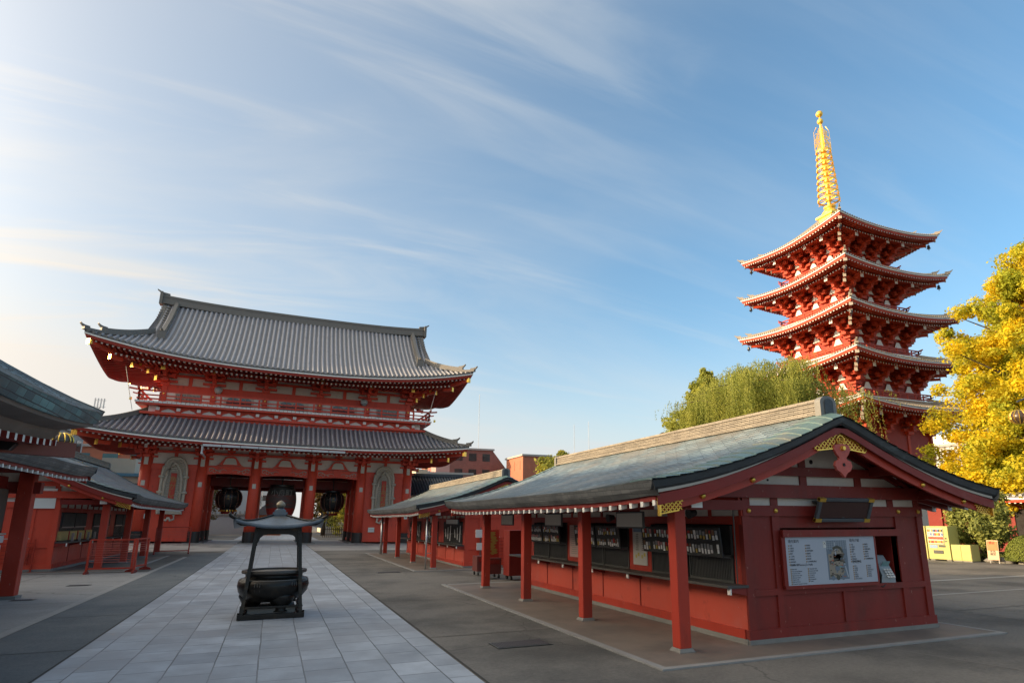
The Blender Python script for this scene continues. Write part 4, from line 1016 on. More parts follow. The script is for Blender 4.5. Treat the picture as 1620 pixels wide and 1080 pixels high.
# ---- balcony and upper storey
U0, U1 = -11.2, 11.5; 
b = MB(); y0 = -4.75
b.box(U0+.2, U1-.2, y0, -y0, 9.4, 10.45, 0)
b.box(U0-.45, U1+.45, y0-.30, -y0+.30, 10.32, 10.52, 0)
b.box(U0+.1, U1-.1, y0-.06, -y0+.06, 10.52, 11.05, 1)
for k in range(15):   # struts with white faced blocks, low arched pieces between
    x = U0+.8+k*(U1-U0-1.6)/14
    b.box(x-.16, x+.16, y0-.30, y0-.05, 10.52, 10.9, 0); b.box(x-.14, x+.14, y0-.35, y0-.30, 10.66, 10.90, 2)
    if k < 14:
        w = (U1-U0-1.6)/14; xm = x+w/2
        prof = [(-w/2, 0), (-w/2+.16, 0), (-w/2+.35, .16), (-w/2+.62, .27), (0, .33), (w/2-.62, .27), (w/2-.35, .16), (w/2-.16, 0), (w/2, 0), (w/2, .50), (-w/2, .50)]
        b.prism(prof, (xm, y0-.07, 10.53), (1, 0, 0), (0, 0, 1), (0, -.06, 0), 0)
for s_, xx in ((-1, U0), (1, U1)):
    for k in range(6):
        y = y0+.7+k*1.62; b.box(xx-.16, xx+.16, y-.16, y+.16, 10.52, 10.9, 0); b.box(xx+s_*.16-.02, xx+s_*.16+.02, y-.14, y+.14, 10.66, 10.9, 2)
b.build('balcony_base', [M['gred'], M['white'], M['white']], gate)
b = MB(); b.box(U0-.75, U1+.75, y0-.75, -y0+.75, 11.02, 11.16, 0); b.box(U0-.80, U1+.80, y0-.80, -y0+.80, 11.17, 11.33, 1)
n = 74
for k in range(n+1): x = U0-.8+k*(U1-U0+1.6)/n; b.box(x-.012, x+.012, y0-.812, y0-.79, 11.17, 11.33, 0)
b.build('balcony_floor', [M['gred'], M['white']], gate)
b = MB(); railing(b, [(U1+.6, -y0+.6, 11.33), (U1+.6, y0-.6, 11.33), (U0-.6, y0-.6, 11.33), (U0-.6, -y0+.6, 11.33), (U1+.6, -y0+.6, 11.33)], h=.80, over=.75)
b.build('balcony_railing', M['gred'], gate)
for sx, xx in ((-1, U0-.6), (1, U1+.6)):
    b = MB(); b.box(xx+sx*.55-.08, xx+sx*.55+.08, y0-.66, y0-.50, 11.30, 11.52); b.build('gilt_rail_end', M['gold'], gate)
UX = [-10.35, -6.62, -2.45, 2.2, 6.5, 10.35]; UY = 3.55
b = MB(); b.box(UX[0], UX[5], -UY, UY, 11.3, 14.6, 0)
b.box(UX[0]-.15, UX[5]+.15, -UY-.12, UY+.12, 12.45, 13.12, 1); b.box(UX[0]-.1, UX[5]+.1, -UY-.06, UY+.06, 11.33, 11.6, 1)
for z, h, pr in ((13.82, .18, .2), (14.22, .16, .24), (14.58, .2, .28)): b.box(UX[0]-.4, UX[5]+.4, -UY-pr, UY+pr, z, z+h, 1)
for i in range(5):
    w = UX[i+1]-UX[i]; xm = (UX[i]+UX[i+1])/2; b.box(xm-.14, xm+.14, -UY-.10, UY+.10, 13.1, 13.85, 1)
    for s_ in (-1, 1): b.box(xm+s_*w*.36-.3, xm+s_*w*.36+.3, -UY-.05, UY+.05, 11.62, 12.44, 2)
for i in range(6): b.box(UX[i]-.2, UX[i]+.2, -UY-.2, UY+.2, 11.33, 13.3, 1)
b.build('upper_wall', [M['plaster'], M['gred'], M['white']], gate)
for i in range(5):
    w = UX[i+1]-UX[i]; xm = (UX[i]+UX[i+1])/2
    for s_ in (-1, 1):
        b = MB()
        x0, x1 = xm+s_*.5-.46, xm+s_*.5+.46; zc = 11.95
        if i in (0, 4):
            b.box(x0, x1, -UY-.07, -UY-.03, 11.62, 12.35, 0); b.box(x0-.05, x1+.05, -UY-.1, -UY-.07, 12.35, 12.44, 1)
            for k in range(9): b.box(x0+.02+k*.105, x0+.06+k*.105, -UY-.1, -UY-.07, 11.62, 12.35, 1)
        else:
            b.prism([(-.52, 0), (.52, 0), (.50, .45), (.40, .70), (.2, .76), (-.2, .76), (-.40, .70), (-.5, .45)], (xm+s_*.5, -UY-.04, 11.62), (1, 0, 0), (0, 0, 1), (0, -.05, 0), 0)
            b.box(x0, x1, -UY-.11, -UY-.09, 11.97, 12.02, 1); b.box(xm+s_*.5-.02, xm+s_*.5+.02, -UY-.11, -UY-.09, 11.62, 12.36, 1)
        b.build('window', [M['glass'] if i != 4 else M['blueglass'], M['gred'] if i in (1, 2, 3) else M['cream']], gate)
for i, x in enumerate(UX):
    bracket(gate, x, -UY, 13.05, 0, -1, 3, .95, name='upper_bracket'); bracket(gate, x, UY, 13.05, 0, 1, 3, .95, name='upper_bracket')
    b = MB(); zz = 13.05+(.36+.84)*.95+.1; b.box(x-.13, x+.13, -UY-2.20, -UY-2.08, zz-.38, zz-.02); b.box(x-.16, x+.16, -UY-2.225, -UY-2.20, zz-.33, zz+.0, 1); b.build('gilt_bracket_end', [M['gred'], M['gold']], gate)
    b = MB(); b.tube([(x, -UY-.2, 12.3), (x, -UY-.27, 12.3)], .06, 8); b.build('gilt_stud', M['gold'], gate)
    if i < 5:
        xm = (x+UX[i+1])/2; w_ = UX[i+1]-x; b = MB()
        for k in range(9):
            xx = xm+(k-4)*.32
            if abs(xx-xm) > w_/2-.8: continue
            b.sweep([(xx, -UY-1.35, 14.75), (xx, -UY-1.85, 15.25)], .11, .05, mi=1)
        b.sweep([(xm-w_/2+.7, -UY-1.55, 14.9), (xm+w_/2-.7, -UY-1.55, 14.9)], .5, .02, mi=0)
        b.build('cove_ribs', [M['darkred'], M['panelwhite']], gate)
for y in (-UY, 0, UY):
    for x, sg in ((UX[0], -1), (UX[5], 1)): bracket(gate, x, y, 13.058, sg, 0, 3, .962, name='upper_bracket')
for sx, x in ((-1, UX[0]), (1, UX[5])):
    for sy in (-1, 1):
        b = MB(); u = np.array([sx, sy, 0])/sqrt(2)
        for k in range(3):
            r = .75*(k+1); c = np.array([x, sy*UY, 13.5+.42*k])+u*r/2; b.obox(c, u*(r/2+.2), (-u[1]*.13, u[0]*.13, 0), (0, 0, .13), 0)
            c = np.array([x, sy*UY, 13.5+.42*k])+u*(r+.2); b.obox(c, u*.03, (-u[1]*.15, u[0]*.15, 0), (0, 0, .19), 1)
        b.build('corner_bracket', [M['gred'], M['gold']], gate)
b = MB(); e = 2.35
b.box(UX[0]-e, UX[5]+e, -UY-e, -UY-e+.2, 14.75, 14.97); b.box(UX[0]-e, UX[5]+e, UY+e-.2, UY+e, 14.75, 14.97)
b.box(UX[0]-e, UX[0]-e+.2, -UY-e+.2, UY+e-.2, 14.75, 14.97); b.box(UX[5]+e-.2, UX[5]+e, -UY-e+.2, UY+e-.2, 14.75, 14.97); b.build('eave_bearer', M['gred'], gate)
for x in (UX[1]+.4, UX[4]-.4):
    b = MB(); b.lathe([(.02, -.32), (.2, -.26), (.32, -.08), (.34, .08), (.26, .24), (.05, .33)], n=16); b.v = [(a+x, c-UY-.62, q+12.85) for a, c, q in b.v]; b.build('globe_lamp', flat('grey_globe', (.32, .36, .37), .3), gate, smooth=True)
def gw(x, y, z):  # gate local -> world
    return gate.matrix_basis @ Vector((x, y, z))
# ---- giant straw sandals hung on the end bays
def sandal(x, label, word):
    w = gw(x, FY-.30, 2.3)
    t = thing('straw_sandal', label, 'giant straw sandal', w, 0, 'giant straw sandals hung on the gate'); t.rotation_euler = gate.rotation_euler
    b = MB(); H_ = 4.55; n = 26
    out = []
    for k in range(n+1):
        u = k/n; z = u*H_; hw = .82+.05*sin(u*pi) if u < .72 else .86*sqrt(max(0, 1-((u-.72)/.29)**2))**.8
        out.append((hw, z))
    for k in range(n):   # woven courses
        (h0, z0), (h1, z1) = out[k], out[k+1]
        b.tube([(-h0+.02, -.12, (z0+z1)/2), (0, -.15, (z0+z1)/2-.01), (h0-.02, -.12, (z0+z1)/2)], .095, 6)
    b.box(-.7, .7, -.06, .05, .05, H_-.5); b.build('woven_sole', M['straw'], t)
    b = MB()
    L = [(-h, -.16, z) for h, z in out]; R_ = [(h, -.16, z) for h, z in out]; b.tube(L+R_[::-1], .12, 8)
    b.tube([(-.62, -.27, .9), (-.60, -.30, 2.6), (-.45, -.32, 3.5), (-.15, -.34, 4.0), (.1, -.34, 4.15)], [.09, .1, .11, .12, .1], 8); b.tube([(.62, -.27, .9), (.60, -.30, 2.6), (.45, -.32, 3.5), (.15, -.34, 4.0), (-.1, -.34, 4.15)], [.09, .1, .11, .12, .1], 8)
    b.build('edge_rope', M['straw'], t, smooth=True)
    for z in (1.75, 3.0):
        for s_ in (-1, 1):
            b = MB(); b.tube([(s_*.62, -.2, z), (s_*.86, -.30, z), (s_*1.05, -.2, z)], .11, 8); b.build('side_loop', mat('pale_straw', (.42, .38, .31), .9, bump=.4), t, smooth=True)
    b = MB()
    for s_ in (-1, 1): b.tube([(s_*.35, -.15, -.05), (s_*.42, -.2, -.4), (s_*.15, -.22, -.5), (0, -.22, -.25)], .09, 8)
    b.build('tail_rope', mat('pale_rope', (.42, .38, .31), .9), t, smooth=True)
    b = MB(); b.box(-.21, .21, -.34, -.28, .5, 3.3); b.build('name_board', flat('red_name_board', (.40, .05, .035)), t)
    text('name_characters', word, .56, frameM((0, -.345, 1.9), (1, 0, 0), (0, 0, 1)), flat('gold_characters', (.28, .20, .06)), t, .006, spacing=1.0)
    return t
sandal((BX[0]+BX[1])/2+.1, 'giant straw sandal with red name board on the left end bay of the gate', '魚\nが\nし\n会')
sandal((BX[4]+BX[5])/2-.1, 'giant straw sandal with red name board on the right end bay of the gate', '小\n舟\n町\n会')
# ---- lanterns hanging in the three passages
def lantern_black(x, label, chars):
    w = gw(x, -1.2, 3.72); t = thing('hanging_lantern', label, 'lantern', w, 0, 'black bronze lanterns hanging in the side passages')
    b = MB(); prof = [(.62, -.86), (.80, -.76), (1.0, -.45), (1.08, -.1), (1.08, .2), (1.0, .5), (.82, .74), (.6, .84)]
    b.lathe(prof, n=28); o = b.build('lantern_body', M['lanternblack'], t, smooth=True)
    b = MB()
    for k in range(12):
        a = 2*pi*k/12+.26; b.tube([((r+.02)*cos(a), (r+.02)*sin(a), z) for r, z in prof[1:-1]], .018, 4)
    b.build('copper_ribs', mat('copper_rib', (.28, .13, .08), .5), t)
    for z, r, nm in ((.92, .62, 'top_collar'), (-.93, .62, 'bottom_collar')):
        b = MB(); b.lathe([(r, z-.09), (r+.06, z-.05), (r+.06, z+.05), (r, z+.09)], n=24); b.build(nm, M['black'], t)
    b = MB()
    for k in range(20):
        a = 2*pi*k/20; b.obox((.70*cos(a), .70*sin(a), -1.02), (.06*cos(a), .06*sin(a), 0), (-.055*sin(a), .055*cos(a), 0), (0, 0, .07))
    b.build('gilt_fringe', M['gold'], t)
    b = MB(); b.lathe([(.50, -1.3), (.56, -1.1), (.6, -1.05)], n=16); b.build('bottom_tray', M['darkred'], t)
    b = MB(); b.tube([(0, 0, 1.0), (0, 0, 2.3)], .05, 6); b.build('hanging_rod', M['black'], t)
    text('lantern_characters', chars, .22, frameM((0, -1.115, .10), (1, 0, 0), (0, 0, 1)), M['dullgold'], t, .01)
M['dullgold'] = mat('dull_gilding', (.30, .19, .05), .5)
M['lanternblack'] = mat('blackened_bronze', (.018, .017, .016), .3, metal=.3, var=.3)
lantern_black((BX[1]+BX[2])/2+.05, 'dark round bronze lantern with copper ribs hanging in the left passage of the gate', '奉\n納')
lantern_black((BX[3]+BX[4])/2, 'dark round bronze lantern with copper ribs hanging in the right passage of the gate', '奉\n納')
w = gw((BX[2]+BX[3])/2, -.2, 3.6); t = thing('paper_lantern', 'large red and black paper lantern hanging in the middle passage of the gate', 'lantern', w)
b = MB(); prof = []
for k in range(41):
    u = k/40; z = -1.25+2.6*u; r = (1.02+.30*sin(pi*min(1, max(0, u)))**.7)+(.016 if k % 2 else -.01); prof.append((r, z))
b.lathe(prof[:11], n=32, mi=0); b.lathe(prof[10:30], n=32, mi=1); b.lathe(prof[29:], n=32, mi=2)
b.build('paper_body', [mat('red_lantern_paper', (.42, .04, .03), .5), mat('grey_lantern_paper', (.11, .085, .075), .6, var=.3, vscale=3, stretch=(.4, .4, 5), col2=(.26, .05, .04), c2lo=.5, c2hi=.6, c2scale=3), mat('black_lantern_paper', (.05, .05, .045), .6)], t, smooth=True)
b = MB(); b.lathe([(.98, 1.35), (1.04, 1.38), (1.04, 1.52), (.9, 1.55)], n=28); b.lathe([(.9, -1.45), (1.04, -1.42), (1.04, -1.27), (1.0, -1.25)], n=28); b.build('black_bands', M['black'], t)
b = MB(); b.tube([(0, 0, 1.5), (0, 0, 2.4)], .06, 6); b.build('hanging_rod', M['black'], t)
text('lantern_characters', '小舟町', .62, frameM((0, -1.345, .75), (1, 0, 0), (0, 0, 1)), flat('pale_characters', (.20, .19, .165)), t, .012)
# small notices on the end bay
for x, z, w_, h_, lb in (((BX[4]+BX[5])/2+1.2, 3.1, .55, .3, 'small cream notice beside the right straw sandal'), ((BX[4]+BX[5])/2-.9, 1.0, .55, .42, 'white notice box low on the right end bay of the gate'), (BX[5]+.0, 2.2, .3, .32, 'small white notice on the right corner column of the gate'), (BX[0]+.6, 1.95, .4, .36, 'small white notice on the left end bay of the gate')):
    p = gw(x, FY-.2 if abs(x-BX[5]) > .1 else FY-.46, z); t = thing('wall_notice', lb, 'notice', p)
    b = MB(); b.box(-w_/2, w_/2, -.05, .02, 0, h_, 0); b.box(-w_/2+.03, w_/2-.03, -.056, -.05, .03, h_-.03, 1); b.box(-w_/2+.08, w_/2-.08, -.058, -.056, h_*.5, h_*.58, 2); b.build('notice_board', [M['panelwhite'], M['paper'], M['dark']], t)
# ------------------------------------------------------------------ five-storied pagoda
M['pred'] = mat('bright_red_vermilion', (.44, .050, .016), .5, var=.16, vscale=1.6, col2=(.33, .038, .016), c2lo=.45, c2hi=.75, c2scale=1.5)
M['pwall_shade'] = mat('pagoda_shaded_wall_red', (.30, .035, .018), .55, var=.1)  # darker red for walls under the eaves, their shade painted in
PXc, PYc = 55.0, 46.65
pag = thing('pagoda', 'tall red five-storied pagoda with gilded spire rising above the willow and the near kiosk', 'pagoda', (PXc, PYc, 0))
TA = {5: 7.07, 4: 7.33, 3: 7.72, 2: 8.10, 1: 8.45}; TZ = {5: 31.30, 4: 26.75, 3: 22.13, 2: 17.43, 1: 12.75}
UP = .70
def storey(i):
    A = TA[i]; Z = TZ[i]-UP; body = A-3.75
    f = (lambda d: Z+.27*d+.035*d*d) if i < 5 else (lambda d: Z+.30*d+.060*d*d)
    R = TRoof(A, A, f, UP, 2.2, 1.7); D = 3.55 if i < 5 else A
    st = MB()
    for sd in range(4): roof_tiles(st, R, sd, lambda q, A=A, D=D: min(D, A-abs(q)), .30, .075, 6)
    roof = st.build('storey_roof', [M['ptile'], M['ptile'], M['ptile']], pag)
    for c in ((-1, -1), (1, -1), (-1, 1), (1, 1)): b = MB(); hip_ridge(b, R, D-.05, c, w=.28, h=.34, over=.3); b.build('hip_ridge', M['ptile'], roof)
    eave_parts(pag, R, 3.7, t=.16, slope=.20, rsp=.36, tiers=((.20, 1.35, 0.0), (1.2, 99, -.26)), rw=.15, mats=[M['pred'], M['white'], M['pred']], fas=.20, linew=.075)
    z0 = (TZ[i-1]-UP+.27*3.55+.035*3.55**2-.15) if i > 1 else 4.0
    bb = MB(); bb.box(-body, body, -body, body, z0, Z+.35, 2)
    for z in (z0+.88, Z-.1): bb.box(-body-.12, body+.12, -body-.12, body+.12, z, z+.22, 1)
    for k in range(4):
        x = -body+k*2*body/3
        for q in (-1, 1):
            bb.box(x-.17, x+.17, q*(body-.1), q*(body+.085), z0, Z, 1)
            if k in (1, 2): bb.box(q*(body-.1), q*(body+.085), x-.17, x+.17, z0, Z, 1)
            else: bb.box(q*(body-.1), q*(body+.172), x-.165, x+.165, z0, Z+.01, 1)
    for k in range(3):   # door in the middle bay, plaster panels beside
        x = -body+(k+.5)*2*body/3; w = body/3-.25
        if k == 1: bb.box(x-w, x+w, -body-.05, body+.05, z0, z0+.7, 0); bb.box(-body-.05, body+.05, x-w, x+w, z0, z0+.7, 0)
        prof = [(-.42, 0), (-.30, .10), (-.13, .46), (.13, .46), (.30, .10), (.42, 0)]
        for zq, kk in ((z0+1.10, 1.2), (z0+2.1, 1.0)):
            pr = [(a*kk*1.25, c*kk*1.2) for a, c in prof]
            bb.prism(pr, (x, -body-.10, zq), (1, 0, 0), (0, 0, 1), (0, -.05, 0), 3); bb.prism(pr, (-body-.10, x, zq), (0, -1, 0), (0, 0, 1), (-.05, 0, 0), 3)
    bb.build('storey_wall', [M['pred'], M['pred'], M['pwall_shade'], M['white']], pag)
    for k in range(4):
        x = -body+k*2*body/3
        for nx, ny, px, py in ((0, -1, x, -body), (-1, 0, -body, x), (0, 1, x, body), (1, 0, body, x)):
            if (ny > 0 or nx > 0) and k not in (0, 3): continue
            bracket(pag, px, py, Z-1.95+.008*abs(nx), nx, ny, 3, 1.17+.012*abs(nx), mats=[M['pred'], M['white']], name='bracket', long=.80, wq=1.25)
    b = MB(); e = 2.0
    for q in (-1, 1): b.box(-body-e, body+e, q*(body+e)-.08, q*(body+e)+.08, Z+.12, Z+.30); b.box(q*(body+e)-.08, q*(body+e)+.08, -body-e, body+e, Z+.121, Z+.301)
    b.build('eave_bearer', M['pred'], pag)
    for sx, sy in ((-1, -1), (1, -1), (-1, 1), (1, 1)):
        b = MB(); u = np.array([sx, sy, 0])/sqrt(2); P = []
        for d in (.3, 2, 3.7):
            x, y = sx*(A-d), sy*(A-d); P.append((x, y, R.f(0)+R.lift(x, y)-.66+.2*d))
        b.sweep(P, .26, .30, mi=0); x, y, z = P[0]; b.obox((x+u[0]*.02, y+u[1]*.02, z+.14), u*.04, (-u[1]*.17, u[0]*.17, 0), (0, 0, .20), 1)
        for d, q in ((1.35, -.95), (2.3, -1.25), (2.7, -1.62)):
            x, y = sx*(A-d), sy*(A-d); z = R.f(0)+R.lift(x, y)+q+.2*d; b.obox((x, y, z), u*.6, (-u[1]*.1, u[0]*.1, 0), (0, 0, .12), 0); b.obox((x+u[0]*.6, y+u[1]*.6, z), u*.03, (-u[1]*.14, u[0]*.14, 0), (0, 0, .18), 1)
        b.build('corner_rafter', [M['pred'], M['cream']], pag)
        x, y = sx*(A-.75), sy*(A-.75); z = R.f(0)+R.lift(x, y)-.75
        if sx+sy < 2:
            b = MB(); b.tube([(x, y, z+.25), (x, y, z)], .02, 4); b.lathe([(.05, -.02), (.13, -.10), (.15, -.34), (.20, -.42), (.17, -.43)], (0, 0), 10); 
            b.v = b.v[:8]+[(p[0]+x, p[1]+y, p[2]+z) for p in b.v[8:]]; b.box(x-.06, x+.06, y-.01, y+.01, z-.62, z-.46); b.build('wind_bell', M['black'], pag)
    if i > 1:   # balcony with balustrade standing on the roof below
        zb = z0+.12; h = body+.85
        b = MB(); b.box(-h, h, -h, h, zb-.30, zb-.0, 0); b.box(-h-.08, h+.08, -h-.08, h+.08, zb, zb+.10, 1)
        b.build('balcony', [M['pred'], M['white']], pag)
        b = MB(); railing(b, [(h-.1, h-.1, zb+.1), (h-.1, -h+.1, zb+.1), (-h+.1, -h+.1, zb+.1), (-h+.1, h-.1, zb+.1), (h-.1, h-.1, zb+.1)], h=.62, over=.5, k=.75); b.build('balustrade', M['pred'], pag)
    return R
for i in (5, 4, 3, 2, 1): R5 = storey(i) if i == 5 else (storey(i), R5)[1]
# base building under the tower
b = MB(); b.box(-9, 9, -9, 9, 0, 4.2, 0); b.box(-9.3, 9.3, -9.3, 9.3, 4.2, 4.5, 1)
b.build('base_building', [M['plaster'], M['white']], pag)
# spire
sp_ = MB(); sp_.box(-.95, .95, -.95, .95, 34.1, 35.15); sp_.box(-1.12, 1.12, -1.12, 1.12, 35.15, 35.38); sp_.build('spire_base', M['spire'], pag)
b = MB(); b.lathe([(.30, 35.38), (.85, 35.42), (.92, 35.7), (.72, 36.0), (.35, 36.15), (.5, 36.3), (.68, 36.45), (.45, 36.55), (.22, 36.7)], n=24); b.build('spire_bowl', M['spire'], pag, smooth=True)
b = MB(); b.tube([(0, 0, 36.4), (0, 0, 47.6)], [.22, .10], 12); b.build('spire_shaft', M['spire'], pag)
for k in range(9):
    z = 37.35+k*.765; r = 1.18-.045*k
    b = MB(); P = [(r*cos(t), r*sin(t), z) for t in np.linspace(0, 2*pi, 33)]
    n = 32; ring = []
    for t in np.linspace(0, 2*pi, n+1):
        c, s_ = cos(t), sin(t); ring.append([(r*c, r*s_, z-.11), ((r+.03)*c, (r+.03)*s_, z), (r*c, r*s_, z+.11), ((r-.16)*c, (r-.16)*s_, z+.02), (r*c, r*s_, z-.11)])
    b.grid(ring)
    for q in range(8):
        a = q*pi/4; b.obox((r*.52*cos(a), r*.52*sin(a), z), (r*.48*cos(a), r*.48*sin(a), 0), (-.03*sin(a), .03*cos(a), 0), (0, 0, .04))
    b.lathe([(.20, z-.2), (.33, z-.1), (.33, z+.1), (.20, z+.2)], n=12)
    for q in range(8):
        a = q*pi/4+.2; b.tube([((r+.02)*cos(a), (r+.02)*sin(a), z-.1), ((r+.02)*cos(a), (r+.02)*sin(a), z-.30)], [.03, .06], 5)
    b.build('spire_ring', M['spire'], pag)
for q in range(4):   # openwork flame plates
    a = q*pi/2+pi/4+.15; b = MB(); u = np.array([cos(a), sin(a), 0]); rr = random.Random(q)
    for j in range(26):
        z = 43.75+j*.115; w = .80*(1-.02*j)*(1 if j < 20 else (26-j)/6)
        for c in range(7):
            if rr.random() < .20: continue
            rc = .14+c*.11
            if rc > w+.12: continue
            b.obox(u*rc+np.array([0, 0, z+.03*sin(c*2+j)]), u*.047, (-u[1]*.012, u[0]*.012, 0), (0, 0, .042))
    P = [u*(.86*(1-.01*j))+np.array([0, 0, 43.65+j*.5]) for j in range(6)]; b.tube(P+[u*.5+np.array([0, 0, 46.75])], .035, 4)
    b.build('flame_plate', M['spire'], pag)
for z, r in ((47.45, .34), (48.45, .38)):
    b = MB(); b.lathe([(r*sin(t)+.01, z-r*cos(t)) for t in np.linspace(0, pi, 12)], n=20); b.build('spire_ball', M['spire'], pag, smooth=True)
b = MB(); b.tube([(0, 0, 47.5), (0, 0, 48.9)], [.10, .03], 8); b.build('spire_tip', M['spire'], pag)

# ------------------------------------------------------------------ incense burner on the path
bt = thing('incense_burner', 'dark bronze incense burner with a roofed canopy on four legs, standing on the stone path', 'incense burner', (.12, 15.28, .012))
b = MB()
for q in (-1, 1):
    b.box(-.64, .64, q*.56-.055, q*.56+.055, 0, .10); b.box(q*.56-.055, q*.56+.055, -.50, .50, 0.002, .098)
    b.box(-.60, .60, q*.52-.03, q*.52+.03, .20, .245)
    b.box(q*.52-.03, q*.52+.03, -.49, .49, .20, .245)
b.build('base_frame', M['bronze'], bt, bevel=.008)
for sx in (-1, 1):
    for sy in (-1, 1):
        b = MB(); P = [(sx*.575, sy*.56, 0), (sx*.52, sy*.52, .6), (sx*.43, sy*.44, 1.78)]
        b.sweep([(P[0][0], P[0][1], 0), (P[0][0], P[0][1], .001)], .13, .14, side=(1, 0, 0))
        for a_, c_ in zip(P[:-1], P[1:]):
            b.add([(a_[0]+i*.036, a_[1]+j*.036, a_[2]) for i, j in ((-1, -1), (1, -1), (1, 1), (-1, 1))]+[(c_[0]+i*.032, c_[1]+j*.032, c_[2]) for i, j in ((-1, -1), (1, -1), (1, 1), (-1, 1))], [(0, 3, 2, 1), (4, 5, 6, 7), (0, 1, 5, 4), (1, 2, 6, 5), (2, 3, 7, 6), (3, 0, 4, 7)])
        b.build('leg', M['bronze'], bt)
for q in range(4):
    b = MB(); c_, s_ = cos(q*pi/2), sin(q*pi/2)
    prof = [(-.46, .60), (.46, .60), (.47, .16), (.44, .20), (.38, .26), (.36, .34), (.29, .40), (.2, .42), (-.2, .42), (-.29, .40), (-.36, .34), (-.38, .26), (-.44, .20), (-.47, .16)]
    b.prism([(x, z) for x, z in prof[::-1]], (s_*.45, -c_*.45, 1.26), (c_, s_, 0), (0, 0, 1), (s_*-.04, c_*.04, 0)); b.build('apron', M['bronze'], bt)
def rfz(u, v, h=.25):
    r = max(abs(u), abs(v)); return 1.87+h*(1-r)**1.2+.15*(abs(u*v))**2.2
b = MB(); n = 22; A_ = .86
b.grid([[(A_*u, A_*v, rfz(u, v)) for u in np.linspace(-1, 1, n)] for v in np.linspace(-1, 1, n)])
b.grid([[(A_*u, A_*v, rfz(u, v)-.035-(.03)) for u in np.linspace(-1, 1, n)] for v in np.linspace(1, -1, n)])
for sd in range(4):
    c_, s_ = cos(sd*pi/2), sin(sd*pi/2)
    P = [((A_*u)*c_+A_*s_, (A_*u)*s_-A_*c_, rfz(u, 1)-.066) for u in np.linspace(-1, 1, n)]; b.sweep(P, .03, .07)
b.build('canopy_roof', [M['bronzeroof']], bt, smooth=True)
b = MB()
for sx in (-1, 1):
    for sy in (-1, 1):
        P = [(sx*A_*t, sy*A_*t, rfz(t, t)+.012) for t in np.linspace(.12, 1, 12)]; b.tube(P, .022, 6)
        x, y, z = P[-1]; b.tube([(x-sx*.05, y-sy*.05, z-.02), (x+sx*.02, y+sy*.02, z), (x+sx*.07, y+sy*.07, z+.03), (x+sx*.085, y+sy*.085, z+.08), (x+sx*.06, y+sy*.06, z+.13)], [.022, .034, .034, .026, .010], 8)
        b.tube([(x-sx*.3, y-sy*.3, z-.16), (x-sx*.12, y-sy*.12, z-.13), (x-sx*.02, y-sy*.02, z-.07)], [.02, .04, .02], 6)
b.build('corner_horns', M['bronze'], bt, smooth=True)
b = MB(); b.box(-.15, .15, -.15, .15, 2.08, 2.15); b.box(-.115, .115, -.115, .115, 2.15, 2.20); b.lathe([(.10, 2.20), (.06, 2.23), (.085, 2.25)], n=16); b.build('finial_base', M['bronzeroof'], bt)
b = MB(); b.lathe([(.045, 2.24), (.09, 2.275), (.098, 2.31), (.08, 2.35), (.045, 2.385), (.008, 2.405)], n=18); b.build('finial_jewel', mat('tarnished_bronze', (.24, .20, .14), .45, metal=.4, var=.2, vscale=9), bt, smooth=True)
b = MB(); b.lathe([(.30, .30), (.46, .31), (.60, .39), (.69, .50), (.72, .62), (.70, .73), (.60, .785), (.575, .80), (.575, .87), (.60, .875)], n=40); b.build('bowl', M['bronze'], bt, smooth=True)
b = MB(); b.lathe([(.575, .86), (.65, .875), (.66, .90), (.65, .935), (.57, .94), (.56, .89)], n=40)
b.build('rim', mat('rim_bronze', (.075, .065, .055), .45, metal=.4), bt, smooth=False)
b = MB(); b.lathe([(.01, .90), (.30, .905), (.56, .895)], n=30); b.build('ash_bed', M['ash'], bt)
for k in range(3):
    a = -pi/2+.45+k*2*pi/3; b = MB(); c = np.array([.40*cos(a), .40*sin(a), 0]); 
    b.lathe([(.24, .50), (.27, .40), (.21, .28), (.14, .20), (.145, .15), (.18, .12)], n=14); b.v = [(p[0]+c[0], p[1]+c[1], p[2]) for p in b.v]; b.build('foot', M['bronze'], bt, smooth=True)
b = MB()
for a0 in (-2.1, -1.05, -2.0+1.55):
    for k in range(3):
        a = a0+k*.075; P = [(r*cos(a), r*sin(a), z) for r, z in ((.705, .71), (.715, .65), (.69, .54), (.60, .43))]; b.tube(P, .010, 5)
b.tube([(.672*cos(t), .672*sin(t), .745) for t in np.linspace(0, 2*pi, 41)], .018, 6)
b.build('relief_bands', mat('worn_relief', (.10, .095, .085), .4, metal=.4), bt)
b = MB(); b.box(-.46, .46, -.46, .46, .10, .20); b.build('stone_slab', M['stone'], bt)
